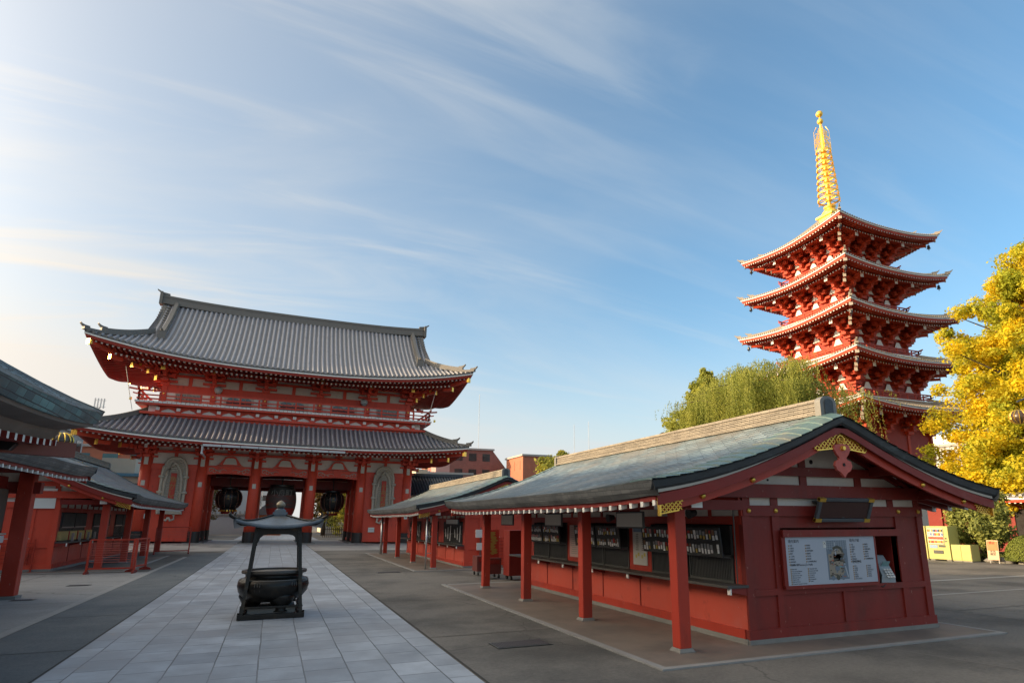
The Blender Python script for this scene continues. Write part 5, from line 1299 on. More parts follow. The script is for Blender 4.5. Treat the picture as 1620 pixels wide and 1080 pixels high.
# ------------------------------------------------------------------ left hand structures
def shop_with_large_roof():
    X, Y0 = -9.45, 15.6
    t = thing('omikuji_hall', 'red shop hall at the left edge with one big red corner post', 'hall', (X, Y0, 0))
    a = 4.15; L = 7.9
    zt = kiosk_roof(t, -1, a+.1, -1.4, L-.1, 6.1, 3.50, th=.28, rs=.36)
    b = MB(-1); b.box(-3.27-.17, -3.27+.17, 5.42-.17, 5.42+.17, .08, 3.22); p = b.build('post', M['red'], t, bevel=.015)
    b = MB(-1); b.box(-3.5, -3.04, 5.19, 5.65, 0, .08); b.build('post_base', M['stone'], p)
    b = MB(-1); b.box(-3.27-.17, -3.27+.17, -.5-.17, -.5+.17, .08, 3.22); b.build('post', M['red'], t, bevel=.015)
    b = MB(-1); b.box(-3.42, -3.12, -1.0, 6.2, 3.22, 3.40, 0); b.box(-3.40, -3.14, 6.2, 6.215, 3.23, 3.39, 1); b.box(-3.6, 3, 5.3, 5.54, 2.68, 2.98, 0); b.box(-3.6, 3, 5.3, 5.54, 3.22, 3.40, 0)
    b.build('eave_beam', [M['red2'], M['black']], t)
    b = MB(-1); b.box(-3.1, 3, 5.40, 5.46, 2.98, 3.22, 0); b.box(-2.9, -2.86, .2, 5.2, 0, 3.1, 1); b.box(-2.9, 3, 5.36, 5.40, .0, 2.68, 1); b.build('wall', [M['plaster'], M['darkred']], t)
    b = MB(-1); b.box(-2.95, -2.91, 3.2, 5.2, 1.72, 2.78); 
    b.build('bamboo_blind', mat('brown_blind', (.10, .075, .06), .8, var=.3, vscale=3, stretch=(1, 12, 1)), t)
    b = MB(-1); b.box(-3.02, -2.92, 3.1, 5.24, 1.42, 1.60, 0); b.box(-3.0, -2.92, 4.2, 5.2, 1.08, 1.36, 0); b.box(-3.05, -2.92, 3.0, 5.25, 1.62, 1.66, 1)
    b.build('counter_screens', [M['paper'], M['cream']], t)
    b = MB(-1); b.box(-3.0, -2.92, 2.5, 5.3, 0, .95); b.build('counter_front', M['darkred2'], t)
    return t
shop_with_large_roof()
def fountain_pavilion():
    # only its far eave corner shows at the left edge; the posts stand outside the picture
    X, Y = -7.55, 7.3
    t = thing('fountain_pavilion', 'patinated green copper roof corner of a pavilion jutting in at the left edge', 'pavilion', (X, Y, 0))
    A_, B_ = 4.45, 6.55
    R = TRoof(A_, B_, lambda d: 3.70+.60*d+.02*d*d, .27, 2.2, 3.5)
    b = MB()
    for sd in range(4):
        L = R.half(sd); qs = np.linspace(-L, L, 33)
        def dm(q): return min(4.4, L-abs(q))
        for j in range(22):
            b.grid([[R.pt(sd, q, dm(q)*j/22, -.006), R.pt(sd, q, dm(q)*j/22, .012), R.pt(sd, q, dm(q)*(j+1)/22, -.006)] for q in qs])
    b.build('roof', [M['copper']], t)
    b = MB()
    for sd in range(4):
        L = R.half(sd); qs = np.linspace(-L, L, 33)
        b.grid([[R.pt(sd, q*(L-d)/L, d, -dz, 0) for d, dz in ((0, 0), (.01, .02), (.04, .12), (.08, .22), (.12, .22))] for q in qs], 0)
        b.grid([[R.pt(sd, q*(L-d)/L, d, -dz, 0) for d, dz in ((.12, .22), (.14, .27), (.5, .32), (.52, .38), (.60, .50))] for q in qs], 1)
        b.grid([[R.pt(sd, q*(L-d)/L, d, -.56+.12*d, 0) for d in (.6, 1.5, 3)] for q in qs], 2)
    b.build('roof_edge', [M['copperA'], M['underedge'], M['darkred']], t)
    b = MB()
    for sd in range(4):
        L = R.half(sd); n = int(2*L/.30)
        for i in range(n+1):
            q = -L+i*2*L/n; e1 = min(2.4, L-abs(q))
            if e1-.5 < .1: continue
            P = [R.pt(sd, q, d, -.66+.12*d, 0) for d in (.5, (e1+.5)/2, e1)]; b.sweep(P, .085, .10, mi=0, cap0=1, cap1=0)
    b.build('rafters', [M['darkred'], M['white']], t)
    for sx, sy in ((1, 1), (1, -1), (-1, 1), (-1, -1)):
        b = MB(); u = np.array([sx, sy, 0])/sqrt(2); P = []
        for d in (.32, 1.5, 2.6): x, y = sx*(A_-d), sy*(B_-d); P.append((x, y, 3.62+R.lift(x, y)-.78+.12*d))
        b.sweep(P, .16, .26); b.build('corner_rafter', M['pendantdull'], t)
        x, y = sx*(A_-1.65), sy*(B_-1.65)
        b = MB(); b.box(x-.15, x+.15, y-.15, y+.15, 0, 3.1); b.build('post', M['red'], t)
    b = MB(); 
    for q in (-1, 1):
        b.box(q*(A_-1.65)-.12, q*(A_-1.65)+.12, -B_+1.5, B_-1.5, 3.32, 3.55); b.box(-A_+1.5, A_-1.5, q*(B_-1.65)-.12, q*(B_-1.65)+.12, 3.08, 3.31)
    b.build('beam', M['red2'], t)
    for i in range(9):
        y = B_-1.15-i*.95; b = MB(); b.prism([(0, 0), (.55, .0), (.62, .10), (.55, .22), (.35, .24), (0, .24)], (A_-1.5, y-.07, 3.10), (1, 0, 0), (0, 0, 1), (0, .15, 0)); b.build('carved_beam_end', M['black'], t)
M['pendantdull'] = mat('dull_red_end', (.22, .07, .05), .6)
fountain_pavilion()
# features of the left kiosk
def left_kiosk_extras():
    pr = k3
    mx = -1; L = 4.72*3
    b = MB(mx); b.box(-1.50, -.62, -.075, -.05, 2.03, 2.68, 0); b.build('white_wall_panel', M['white'], pr)
    b = MB(mx); b.box(-1.72, -1.63, .2, 4.2, .98, 1.28, 0)
    for y in (1.15, 2.2, 3.2): b.box(-1.74, -1.62, y-.05, y+.05, .98, 1.28, 1)
    b.build('yellow_tray', [mat('yellow_boxes', (.45, .33, .12), .6, var=.4, vscale=25), M['red']], pr)
    for y in (.7, 1.6, 2.7, 3.6):
        b = MB(mx); b.box(-1.98, -1.92, y-.04, y+.04, .945, 1.22); b.build('fortune_box', M['metal'], pr)
left_kiosk_extras()
def right_far_extras():
    b = MB(1); b.box(-1.86, -1.80, .35, 2.35, 1.80, 2.02, 0); b.box(-1.868, -1.86, .38, 2.32, 1.82, 2.0, 1); b.build('window_header_panel', [M['dark'], M['paper']], k2)
    for i, (y, z) in enumerate(((3.4, 2.05), (.5, 2.12))):
        b = MB(1); b.tube([(-2.2, y, z), (-2.35, y, z-.02)], [.05, .09], 10); b.build('loudspeaker', M['rubber'], k1)
    b = MB(1)
    for y0_, y1_ in ((.2, 9.6),): b.tube([(-1.66, y0_, 2.28), (-1.66, y1_, 2.28)], .014, 5)
    b.tube([(-1.70, .12, 2.3), (-1.70, .12, .96)], .012, 5); b.build('conduit', M['dark'], k1)
right_far_extras()
def shutters_stack(X, Y, n, label, w=1.1, face=-1):
    t = thing('shutter_rack', label, 'rack', (X, Y, 0), 0, 'slatted racks leaning on the kiosk end walls')
    b = MB()
    for x in (-w/2, w/2): b.box(x-.02, x+.02, -.05, .0, .0, 1.25)
    for i in range(n): b.box(-w/2+.02, w/2-.02, -.035, -.0, .38+i*.14, .40+i*.14)
    b.box(-w/2+.1, w/2-.2, -.06, -.03, 1.26, 1.29, 1)
    b.build('slats', [M['red'], M['cream']], t)
    b = MB(); b.box(w/2-.04, w/2+.04, -.25, .02, .0, .03); b.build('foot', M['red'], t)
shutters_stack(-9.1, 31.02, 6, 'red slatted rack against the end wall of the left kiosk')
shutters_stack(8.75, 26.42, 7, 'red slatted rack against the end wall of the farther right kiosk')
def barrier(X, Y, w, rz, label, rails, zt_=1.22):
    t = thing('red_barrier', label, 'barrier', (X, Y, gz(X, Y)+.004), rz, 'red frame barriers beside the left kiosk')
    for x in (-w/2, w/2):
        b = MB(); b.box(x-.035, x+.035, -.035, .035, .06, zt_); p = b.build('post', M['red'], t)
        b = MB(); b.prism([(-.22, 0), (.22, 0), (.20, .06), (.06, .11), (-.06, .11), (-.20, .06)], (x-.04, 0, 0), (0, 1, 0), (0, 0, 1), (.08, 0, 0)); b.build('foot', M['red2'], t)
    b = MB(); b.box(-w/2, w/2, -.03, .03, zt_, zt_+.05, 0); b.box(-w/2+.04, w/2-.04, -.025, .025, .16, .22, 0); b.build('frame_rail', M['red'], t)
    b = MB()
    for i in range(rails): b.box(-w/2+.036, w/2-.036, -.008, .008, zt_-.12-i*.085, zt_-.105-i*.085)
    b.build('wires', M['pendant'], t)
barrier(-5.55, 29.1, 1.55, radians(-3), 'nearer red barrier with many thin rails, standing before the left kiosk', 9)
barrier(-5.35, 43.2, 1.75, radians(4), 'farther red barrier standing near the end of the left kiosk', 6, 1.5)
barrier(-4.85, 30.4, 1.3, radians(78), 'red barrier set sideways beside the nearer one in front of the left kiosk', 5)
# pipes beside the posts of the far right kiosk
def pipe(x, y, z1, label, r=.05):
    t = thing('steel_pipe', label, 'pipe', (x, y, gz(x, y)), 0, 'steel pipes beside the kiosk posts')
    b = MB(); b.tube([(0, 0, 0), (0, 0, z1)], r, 10); b.build('pipe', M['metal'], t, smooth=True)
    b = MB(); b.box(-.02, .25, -.02, .02, z1*.62, z1*.62+.03); b.box(-.02, .25, -.02, .02, z1*.3, z1*.3+.03); b.build('pipe_clamp', M['metal'], t)
pipe(5.93, 26.5, 2.1, 'steel pipe beside the first post of the farther right kiosk', .035)
pipe(6.0, 38.9, 2.15, 'steel pipe beside the last post of the farther right kiosk', .07)
# cart and cabinet between the two right kiosks
def cabinet():
    t = thing('tall_cabinet', 'tall dark red wheeled cabinet behind the last post of the near kiosk', 'cabinet', (7.43, 20.5, .02))
    b = MB(); b.box(0, 1.5, 0, .6, .14, 1.62); b.build('cabinet_body', M['darkred'], t)
    for x, y in ((.1, .1), (1.4, .1), (.1, .5), (1.4, .5)):
        b = MB(); b.tube([(x-.03, y, .065), (x+.03, y, .065)], .065, 10); b.box(x-.02, x+.02, y-.02, y+.02, .1, .15); b.build('castor', M['rubber'], t)
    t = thing('gold_banner_board', 'dark red board with a gold figure standing on the small cart', 'board', (7.0, 21.65, .70))
    b = MB(); b.box(0, .45, 0, .05, 0, .95, 0); b.build('board_panel', M['red'], t)
    b = MB()
    r = random.Random(3)
    for i in range(26):
        z = .1+i*.03; w = .05+.09*abs(sin(i*.9)); x = .22+.05*sin(i*.5); b.box(x-w, x+w, -.012, -.001, z, z+.026)
    b.build('gold_motif', mat('dull_gold_leaf', (.32, .20, .04), .5), t)
    for i, (x, y) in enumerate(((6.92, 21.3), (6.95, 22.6))):
        t = thing('drawer_cart', ('small dark red cart beside the tall cabinet', 'second dark red cart, the one nearer the outer post')[i], 'cart', (x, y, .02), 0, 'small carts beside the cabinet')
        b = MB(); b.box(0, .5, 0, .6, .15, .68); b.build('cart_body', M['brownred'], t)
        b = MB(); b.box(.06, .44, -.012, 0, .48, .62); b.box(.20, .30, -.03, -.012, .53, .56); b.build('drawer', M['darkred'], t)
        for a, c in ((.06, .06), (.44, .06), (.06, .54), (.44, .54)):
            b = MB(); b.tube([(a-.025, c, .055), (a+.025, c, .055)], .055, 10); b.box(a-.015, a+.015, c-.02, c+.02, .09, .16); b.build('castor', M['rubber'], t)
    t = thing('notice_cards', 'white notice cards fixed behind the last post of the near kiosk', 'notice', (7.3, 24.0, 0))
    b = MB(); b.box(0, .5, 0, .03, 1.32, 1.62, 0); b.box(.05, .40, 0, .03, .85, 1.12, 0); b.box(.28, .40, -.006, 0, 1.4, 1.55, 1); b.box(.18, .22, .01, .03, .0, 1.7, 1); b.build('card', [M['paper'], M['dark']], t)
M['brownred'] = mat('brown_red_paint', (.13, .035, .03), .5)
cabinet()
# ------------------------------------------------------------------ drink machines, bins, signs, garden at the right
YEL = mat('yellow_green_enamel', (.40, .39, .14), .35, var=.05)
def vending(Y, label):
    t = thing('vending_machine', label, 'vending machine', (31.0, Y, .0), -pi/2, 'drink machines by the garden')
    # local: x along the front (to the right when facing it), y into the machine
    b = MB(); b.box(-.57, .57, 0, .78, .06, 1.68); b.build('cabinet_body', YEL, t, bevel=.015)
    b = MB(); b.box(-.50, .34, -.03, -.0, .80, 1.58, 0); o = b.build('display_window', flat('display_back', (.50, .46, .34), .3), t)
    r = random.Random(int(Y*10)); cm = [flat('can_'+str(i), c, .4) for i, c in enumerate(((.5, .5, .5), (.5, .07, .04), (.1, .2, .45), (.55, .35, .05), (.04, .05, .05)))]
    for row in range(4):
        for i in range(11):
            x = -.46+i*.073; z = 1.40-row*.185; b = MB(); b.box(x, x+.045, -.055, -.03, z, z+.12); b.build('drink_can', cm[r.choice([0, 1, 2, 3, 4]) if row < 2 else (1 if row == 2 else r.choice([1, 3]))], o)
    b = MB()
    for row in range(4): b.box(-.48, .32, -.06, -.03, 1.365-row*.185, 1.39-row*.185)
    b.build('price_strip', M['paper'], o)
    b = MB(); b.box(.40, .46, -.02, 0, 1.05, 1.12); b.box(.38, .48, -.02, 0, .92, .97); b.box(.02, .36, -.02, 0, .66, .76); b.build('coin_slot', M['dark'], t)
    b = MB(); b.box(-.28, .22, -.03, 0, .34, .50); b.build('delivery_flap', M['dark'], t)
    b = MB(); b.box(-.46, -.05, -.015, 0, .60, .76); b.build('price_label', flat('blue_white_label', (.2, .3, .42)), t)
    b = MB(); b.box(-.55, -.30, .05, .7, 0, .06); b.box(.30, .55, .05, .7, 0, .06); b.build('concrete_foot', M['stone'], t)
vending(22.12, 'yellow green drink machine with a lit row of cans, beside the two bins')
vending(23.32, 'yellow green drink machine partly hidden by the corner of the near kiosk')
for Y, lb in ((21.28, 'yellow green recycling bin right beside the drink machine'), (20.80, 'yellow green recycling bin at the end, nearest the sign board')):
    t = thing('recycling_bin', lb, 'bin', (31.05, Y, 0), -pi/2, 'recycling bins beside the drink machines')
    b = MB(); b.box(-.235, .235, 0, .62, .05, .80, 0); b.box(-.12, .12, .22, .36, .795, .806, 1); b.box(-.22, .22, .02, .60, 0, .05, 2)
    b.build('bin_body', [YEL, M['dark'], M['stone']], t)
    b = MB(); b.box(-.22, .22, -.012, 0, .10, .74); b.build('bin_door', YEL, t)
t = thing('notice_sign', 'small standing sign with an orange top half, among the garden stones', 'sign', (31.4, 19.75, 0), -pi/2)
b = MB(); b.obox((0, 0, .60), (.26, 0, 0), (0, .012, 0), (0, .03, .45)); o = b.build('sign_board', flat('sign_cream', (.50, .36, .22)), t)
b = MB(); b.obox((0, -.006, .80), (.23, 0, 0), (0, .012, 0), (0, .013, .21)); b.build('orange_field', flat('sign_orange', (.55, .16, .05)), o)
text('sign_text', '禁止', .14, frameM((0, -.024, .93), (1, 0, 0), (0, .06, 1)), flat('sign_red', (.45, .03, .02)), t, .002)
text('sign_text', '火気\n厳禁', .13, frameM((0, -.035, .48), (1, 0, 0), (0, .06, 1)), flat('sign_black', (.06, .04, .03)), t, .002)
for q in (-.2, .2): b = MB(); b.box(q-.015, q+.015, .01, .03, 0, .2); b.build('sign_leg', M['metal'], t)
# small hall behind the machines
def side_hall():
    t = thing('side_hall', 'dark red low hall with black windows behind the bins and garden', 'hall', (40.0, 19.5, 0))
    b = MB(); b.box(0, 2.6, -9, 9.5, 0, 3.0, 0)
    for y in np.arange(-9, 9.6, 2.2): b.box(-.12, 0, y-.13, y+.13, 0, 3.0, 1)
    b.box(-.14, 0, -9, 9.5, 2.7, 3.0, 1); b.box(-.10, 0, -9, 9.5, .7, .9, 1); b.box(-.03, 0, -9, 9.5, 3.02, 3.4, 3)
    b.build('wall', [M['darkred'], M['darkred'], M['void'], M['plaster']], t)  # walls take the darker red as painted tree shade
    for y in (-6.6+1.1, -3.3, -1.1, 3.3, 5.5):
        b = MB(); b.box(-.06, 0, y-.85, y+.85, 1.0, 2.6); b.box(-.08, -.06, y-.85, y+.85, 1.9, 1.93); b.build('window', M['void'], t)
    R = TRoof(2.7, 10.6, lambda d: 3.3+.30*d+.03*d*d, .3, 2.5)
    R_root = bpy.data.objects.new('hall_roof', None); C.objects.link(R_root); R_root.parent = t; R_root.location = (1.3, .25, 0)
    b = MB()
    for sd in range(4): roof_tiles(b, R, sd, lambda q, L=R.half(sd): max(0, min(2.7, L-abs(q))), .34, .085, 4)
    b.build('roof_tiles', [M['tile'], M['tileroll']], R_root)
    b = MB(); b.box(-.25, .25, -7.9, 7.9, 4.28, 4.55); b.build('roof_ridge', M['tileridge'], R_root)
    eave_parts(R_root, R, 1.3, rsp=.30, fas=.14, tiers=((.2, 1.3, 0.0),), slope=.15)
side_hall()
# garden bed
b = MB(); G = []
for y in np.linspace(14, 27.5, 28): G.append([(x+.25*sin(y*1.3), y, .02+.22*sin(min(1, (x-31.9)/1.5)*pi/2)+.05*sin(x*3+y*2)) for x in np.linspace(31.9, 37.9, 14)])
b.grid(G); o = b.build('garden_bed', mat('moss_and_soil', (.045, .05, .022), .95, var=.3, vscale=3, bump=.6, col2=(.06, .045, .03), c2lo=.45, c2hi=.6, c2scale=1.2)); tag(o, None, None, kind='structure')
def rocks():
    r = random.Random(5)
    for i in range(9):
        y = 20.0-i*.62+r.uniform(-.1, .1); s_ = r.uniform(.16, .30)
        if i > 8: break
        b = MB(); P = []
        n, m = 7, 9
        for a in range(n):
            row = []
            for c in range(m):
                th, ph = pi*a/(n-1), 2*pi*c/(m-1); q = s_*(1+.25*sin(3*ph+i)+.18*cos(2*th*2+i*2)); row.append((q*sin(th)*cos(ph)*1.1, q*sin(th)*sin(ph)*1.4, .7*q*cos(th)))
            P.append(row)
        b.grid(P); o = b.build('edging_rock', M['stone'], smooth=True); o.location = (31.75+r.uniform(-.1, .15), y, s_*.35)
        tag(o, 'grey rock edging the garden bed in front of the bushes', 'rock', 'rocks edging the garden bed')
rocks()
# ------------------------------------------------------------------ foliage
def leafmat(name, c1, c2, tr=.35):
    m = mat(name, c1, .6, var=.25, vscale=.9, col2=c2, c2lo=.38, c2hi=.62, c2scale=.55, transl=tr, spec=.25); return m
def leaves(name, centers, rad, n, size, m, parent, rng, flat_=.8, elong=1.6, droop=0, midx=None):
    """n leaf quads scattered in ellipsoidal clumps round the centres; rad (k,3)"""
    centers = np.asarray(centers); k = len(centers); rad = np.asarray(rad)
    idx = rng.integers(0, k, n)
    d = rng.normal(size=(n, 3)); d /= np.linalg.norm(d, axis=1)[:, None]; r = rng.random(n)**.42*(1+.55*(rng.random(n) < .22)*rng.random(n))
    P = centers[idx]+d*r[:, None]*rad[idx]
    nrm = d*.7+rng.normal(size=(n, 3))*.6+np.array([0, 0, .45]); nrm /= np.linalg.norm(nrm, axis=1)[:, None]
    a = np.cross(nrm, rng.normal(size=(n, 3))); a /= np.linalg.norm(a, axis=1)[:, None]; b_ = np.cross(nrm, a)
    s = size*(.6+.8*rng.random(n))[:, None]
    A_ = a*s*elong/2; B_ = b_*s/2
    V = np.stack([P-A_, P-B_*.9+A_*.1, P+A_, P+B_*.9+A_*.1], axis=1)
    return quads_mesh(name, V, m, parent)
def limb_tree(name, label, cat, X, Y, h, spread, shape, n, size, lm, seed, group=None, trunk_r=.3, nb=46, clump=(1.3, .75), z0=.25, stems=1, gapz=1.0):
    rng = np.random.default_rng(seed); t = thing(name, label, cat, (X, Y, gz(X, Y)), 0, group)
    tr = MB(); top = np.array([rng.uniform(-.3, .3), rng.uniform(-.3, .3), h*.93])
    pts = [np.array([0, 0, -.1])]; 
    for i in range(1, 7): u = i/6; pts.append(np.array([top[0]*u+.12*sin(i*2+seed), top[1]*u+.12*cos(i*1.7+seed), top[2]*u]))
    tr.tube(pts, [trunk_r*(1-.85*i/6) for i in range(7)], 9)
    tr.build('trunk', M['bark'], t, smooth=True)
    lb = MB(); cs, rs = [], []
    for i in range(nb):
        u = z0+(1-z0)*((i+.5)/nb)**.9; zc = h*u*.93
        R = spread*shape(u); a = i*2.399+rng.uniform(-.4, .4); rr = R*rng.uniform(.45, 1.0)
        base = np.array([top[0]*u, top[1]*u, zc*.86]); end = np.array([rr*cos(a), rr*sin(a), zc+rng.uniform(-.2, .5)])+np.array([top[0]*u, top[1]*u, 0])
        mid = (base+end)/2+np.array([0, 0, -.12*rr])
        lb.tube([base, mid, end], [trunk_r*.28*(1-u*.7), trunk_r*.16, .02], 5)
        c = clump[0]*(.6+.6*rng.random())*(.55+.6*shape(u)); 
        for q in range(4):
            f = .5+.5*q/3; p = base*(1-f)+end*f+rng.normal(size=3)*c*.35; cs.append(p); rs.append((c*(.75+.2*rng.random()), c*(.75+.2*rng.random()), c*clump[1]*(.7+.4*rng.random())))
    lb.build('limbs', M['bark'], t)
    leaves('foliage', cs, rs, n, size, lm, t, rng)
    return t
M['bark'] = mat('grey_brown_bark', (.09, .07, .05), .9, var=.3, vscale=5, bump=.6, stretch=(3, 3, .6))
LG = leafmat('ginkgo_leaf', (.80, .60, .02), (.40, .43, .04), .5)
LW = leafmat('willow_leaf', (.40, .41, .09), (.25, .29, .06), .55)
LO = leafmat('olive_leaf', (.38, .36, .06), (.18, .21, .04), .45)
LO2 = leafmat('bright_olive_leaf', (.46, .46, .09), (.26, .30, .06), .5)
LD = leafmat('shrub_leaf', (.30, .32, .08), (.12, .15, .04), .35)
LB = leafmat('brown_leaf', (.22, .13, .04), (.14, .12, .03), .3)
cone = lambda u: float(np.interp(u, [0, .15, .3, .45, .6, .73, .85, .94, 1], [.5, .82, 1, .98, .84, .68, .45, .22, .05]))
limb_tree('ginkgo_tree', 'huge golden yellow ginkgo tree filling the right edge behind the near kiosk', 'tree', 46.9, 22.6, 22.6, 9.6, cone, 520000, .13, LG, 3, trunk_r=.5, nb=340, clump=(1.0, .72), z0=.10)
def low_boughs():
    t = bpy.data.objects['ginkgo_tree']; rng = np.random.default_rng(77); cs, rs = [], []; b = MB()
    for i in range(44):   # lowest boughs sweep out over the hall roof towards the plaza
        a = radians(rng.uniform(150, 262)); R = rng.uniform(4.5, 9.0); z = rng.uniform(3.9, 7.2)-.10*R+.5
        e = np.array([R*cos(a), R*sin(a), z]); b.tube([(0, 0, z+.8), e*.5+np.array([0, 0, .7+z*.1]), e], [.09, .06, .015], 5)
        for q in range(3): cs.append(e*(1-.12*q)+rng.normal(size=3)*.4); rs.append((.95, .95, .62))
    b.build('low_limbs', M['bark'], t); leaves('low_foliage', cs, rs, 62000, .135, LG, t, rng)
low_boughs()
limb_tree('leafy_tree', 'bushy olive green tree rising left of the willow behind the near kiosk', 'tree', 32.6, 41.6, 15.0, 8.2, lambda u: (1-max(0, (u-.25)/.77))**1.05 if u > .25 else 1.0, 110000, .17, LO2, 8, trunk_r=.25, nb=230, clump=(.7, 1.1), z0=.15)
limb_tree('background_tree', 'green tree just beyond the gap between the two right kiosks', 'tree', 37.6, 82, 12.6, 5.0, lambda u: sin(min(1, u*1.05)*pi)**.6*.9+.1, 14000, .35, LO, 9, group='distant trees beyond the kiosks', nb=40, clump=(1.5, .8))
limb_tree('background_tree', 'small brown tree top showing over the near kiosk ridge', 'tree', 33.2, 50.3, 10.6, 2.2, lambda u: sin(min(1, u*1.02)*pi)**.6*.9+.1, 6000, .22, LB, 10, group='distant trees beyond the kiosks', nb=24, clump=(.7, .7), trunk_r=.15)
def willow(X, Y, h, spread, seed, nstr):
    rng = np.random.default_rng(seed); t = thing('willow_tree', 'weeping willow with hanging green strands behind the ridge of the near kiosk', 'tree', (X, Y, 0))
    tr = MB(); tr.tube([(0, 0, 0), (.2, .1, h*.35), (-.1, .2, h*.65)], [.35, .28, .2], 9); tr.build('trunk', M['bark'], t, smooth=True)
    lb = MB(); V = []; sm = MB()
    for i in range(26):
        a = i*2.399; R = spread*rng.uniform(.35, 1.0); zt_ = h*(.99-.20*(R/spread)**2)*rng.uniform(.90, 1.0)
        P = [np.array([0, 0, h*.6]), np.array([R*.35*cos(a), R*.35*sin(a), h*.6+(zt_-h*.6)*.75]), np.array([R*.7*cos(a), R*.7*sin(a), zt_]), np.array([R*cos(a), R*sin(a), zt_-.35])]
        lb.tube(P, [.10, .06, .035, .015], 5)
        for s_ in range(nstr):
            u = rng.random()**.7; k = min(2, int(u*3)); f = u*3-k; p = P[k]*(1-f)+P[k+1]*f+rng.normal(size=3)*np.array([.55, .55, .15])
            ln = rng.uniform(1.0, 4.8)*(.5+.5*u); n = int(ln/.07); sw = rng.normal(size=2)*.10; da = a+rng.normal()*.8
            for j in range(n):
                q = j/n; c = p+np.array([cos(da)*.30*min(1, q*3)+sw[0]*q*q*ln, sin(da)*.30*min(1, q*3)+sw[1]*q*q*ln, -ln*q+.18*min(1, q*4)])
                c = c+rng.normal(size=3)*.035
                dn = np.array([rng.normal()*.45, rng.normal()*.45, -1.0]); dn /= np.linalg.norm(dn); sd = np.cross(dn, rng.normal(size=3)); sd /= np.linalg.norm(sd)+1e-9
                L = .14*rng.uniform(.7, 1.3); V.append([c, c+dn*L*.5+sd*.027, c+dn*L, c+dn*L*.5-sd*.027])
    lb.build('limbs', M['bark'], t)
    quads_mesh('hanging_foliage', np.array(V), LW, t)
willow(33.2, 35.6, 14.2, 7.2, 5, 140)
def shrub(name, label, X, Y, r, h, n, lm, seed, zb=0, dome=False, size=.07, group=None):
    rng = np.random.default_rng(seed); t = thing(name, label, 'shrub', (X, Y, zb), 0, group); st = MB()
    for i in range(6):
        a = i*1.05; st.tube([(0.05*cos(a), .05*sin(a), 0), (r*.4*cos(a), r*.4*sin(a), h*.45), (r*.6*cos(a), r*.6*sin(a), h*.7)], [.05, .03, .01], 5)
    st.build('stem', M['bark'], t)
    if dome:
        d = rng.normal(size=(n, 3)); d[:, 2] = np.abs(d[:, 2]); d /= np.linalg.norm(d, axis=1)[:, None]; k = .93+.07*rng.random(n)
        P = d*k[:, None]*np.array([r, r, h]); nr = d+rng.normal(size=(n, 3))*.5; nr /= np.linalg.norm(nr, axis=1)[:, None]; a = np.cross(nr, rng.normal(size=(n, 3))); a /= np.linalg.norm(a, axis=1)[:, None]; b_ = np.cross(nr, a); s = size
        quads_mesh('foliage', np.stack([P-a*s, P-b_*s*.6, P+a*s, P+b_*s*.6], axis=1), lm, t)
        b = MB(); b.lathe([(r*.93*cos(q), h*.92*sin(q)) for q in np.linspace(0, pi/2-.02, 8)], n=18); b.build('inner_twigs', M['barkdark'], t)
    else:
        cs = []; rs = []
        for i in range(34):
            a = rng.uniform(0, 2*pi); u = rng.uniform(.25, 1); R = r*sqrt(rng.random())*(1-(u-.5)**2*1.2); cs.append((R*cos(a), R*sin(a), h*u)); rs.append((.32*r, .32*r, .16*h))
        leaves('foliage', cs, rs, n, size, lm, t, rng)
    return t
M['barkdark'] = mat('dark_twigs', (.02, .025, .012), .95)
shrub('garden_shrub', 'rounded loose green shrub behind the bins, under the kiosk eave', 33.1, 21.3, 1.35, 3.0, 14000, LD, 21, .15, size=.11)
shrub('clipped_bush', 'clipped dome bush at the right edge of the garden', 32.3, 18.7, 1.0, 1.15, 9000, leafmat('box_leaf', (.17, .20, .03), (.10, .13, .025), .2), 22, .15, True, .035)
rng_ = np.random.default_rng(31)
cs = [(32.3+rng_.random()*2.5, 14.5+rng_.random()*9, .25) for _ in range(90)]
o = leaves('ground_cover', cs, [(.5, .5, .14)]*90, 16000, .07, LD, None, rng_); tag(o, 'low green ground cover between the garden rocks', 'ground cover', kind='stuff')
# ------------------------------------------------------------------ surroundings
def building(name, label, x, y, w, d, h, rz, wallm, floors, cols, winm=None, roof=None, cat='building', band=None, side=(0, 1, 2, 3), wf=.55, plant=True, group=None):
    t = thing(name, label, cat, (x, y, 0), rz, group)
    b = MB(); b.box(-w/2, w/2, -d/2, d/2, -.5, h, 0); 
    if band:
        for i in range(1, floors+1): b.box(-w/2-.06, w/2+.06, -d/2-.06, d/2+.06, i*h/floors-.25, i*h/floors, 1)
    b.build('wall', [wallm, band or wallm], t)
    b = MB(); e = .25
    b.box(-w/2-e, w/2+e, -d/2-e, d/2+e, h+.01, h+.35); b.build('parapet', roof or M['concrete'], t)
    if plant: b = MB(); b.box(-w*.2, w*.1, -d*.2, d*.2, h+.36, h+2.2); b.build('roof_plant_room', wallm, t)
    fh = h/floors
    for f in range(floors):
        for (L, fn) in ((w, lambda u, z0, z1, ww: ((u-ww, u+ww, -d/2-.05, -d/2+.05, z0, z1))), (d, lambda u, z0, z1, ww: ((-w/2-.05, -w/2+.05, u-ww, u+ww, z0, z1))), (d, lambda u, z0, z1, ww: ((w/2-.05, w/2+.05, u-ww, u+ww, z0, z1)))):
            n = max(1, int(cols*L/w))
            for c in range(n):
                u = -L/2+(c+.5)*L/n; ww = L/n*wf/2; z0, z1 = f*fh+fh*.30, f*fh+fh*.78
                b = MB(); b.box(*fn(u, z0, z1, ww)); b.build('window', winm or M['glass'], t)
    return t
M['concrete'] = mat('painted_concrete', (.34, .33, .31), .8, var=.1)
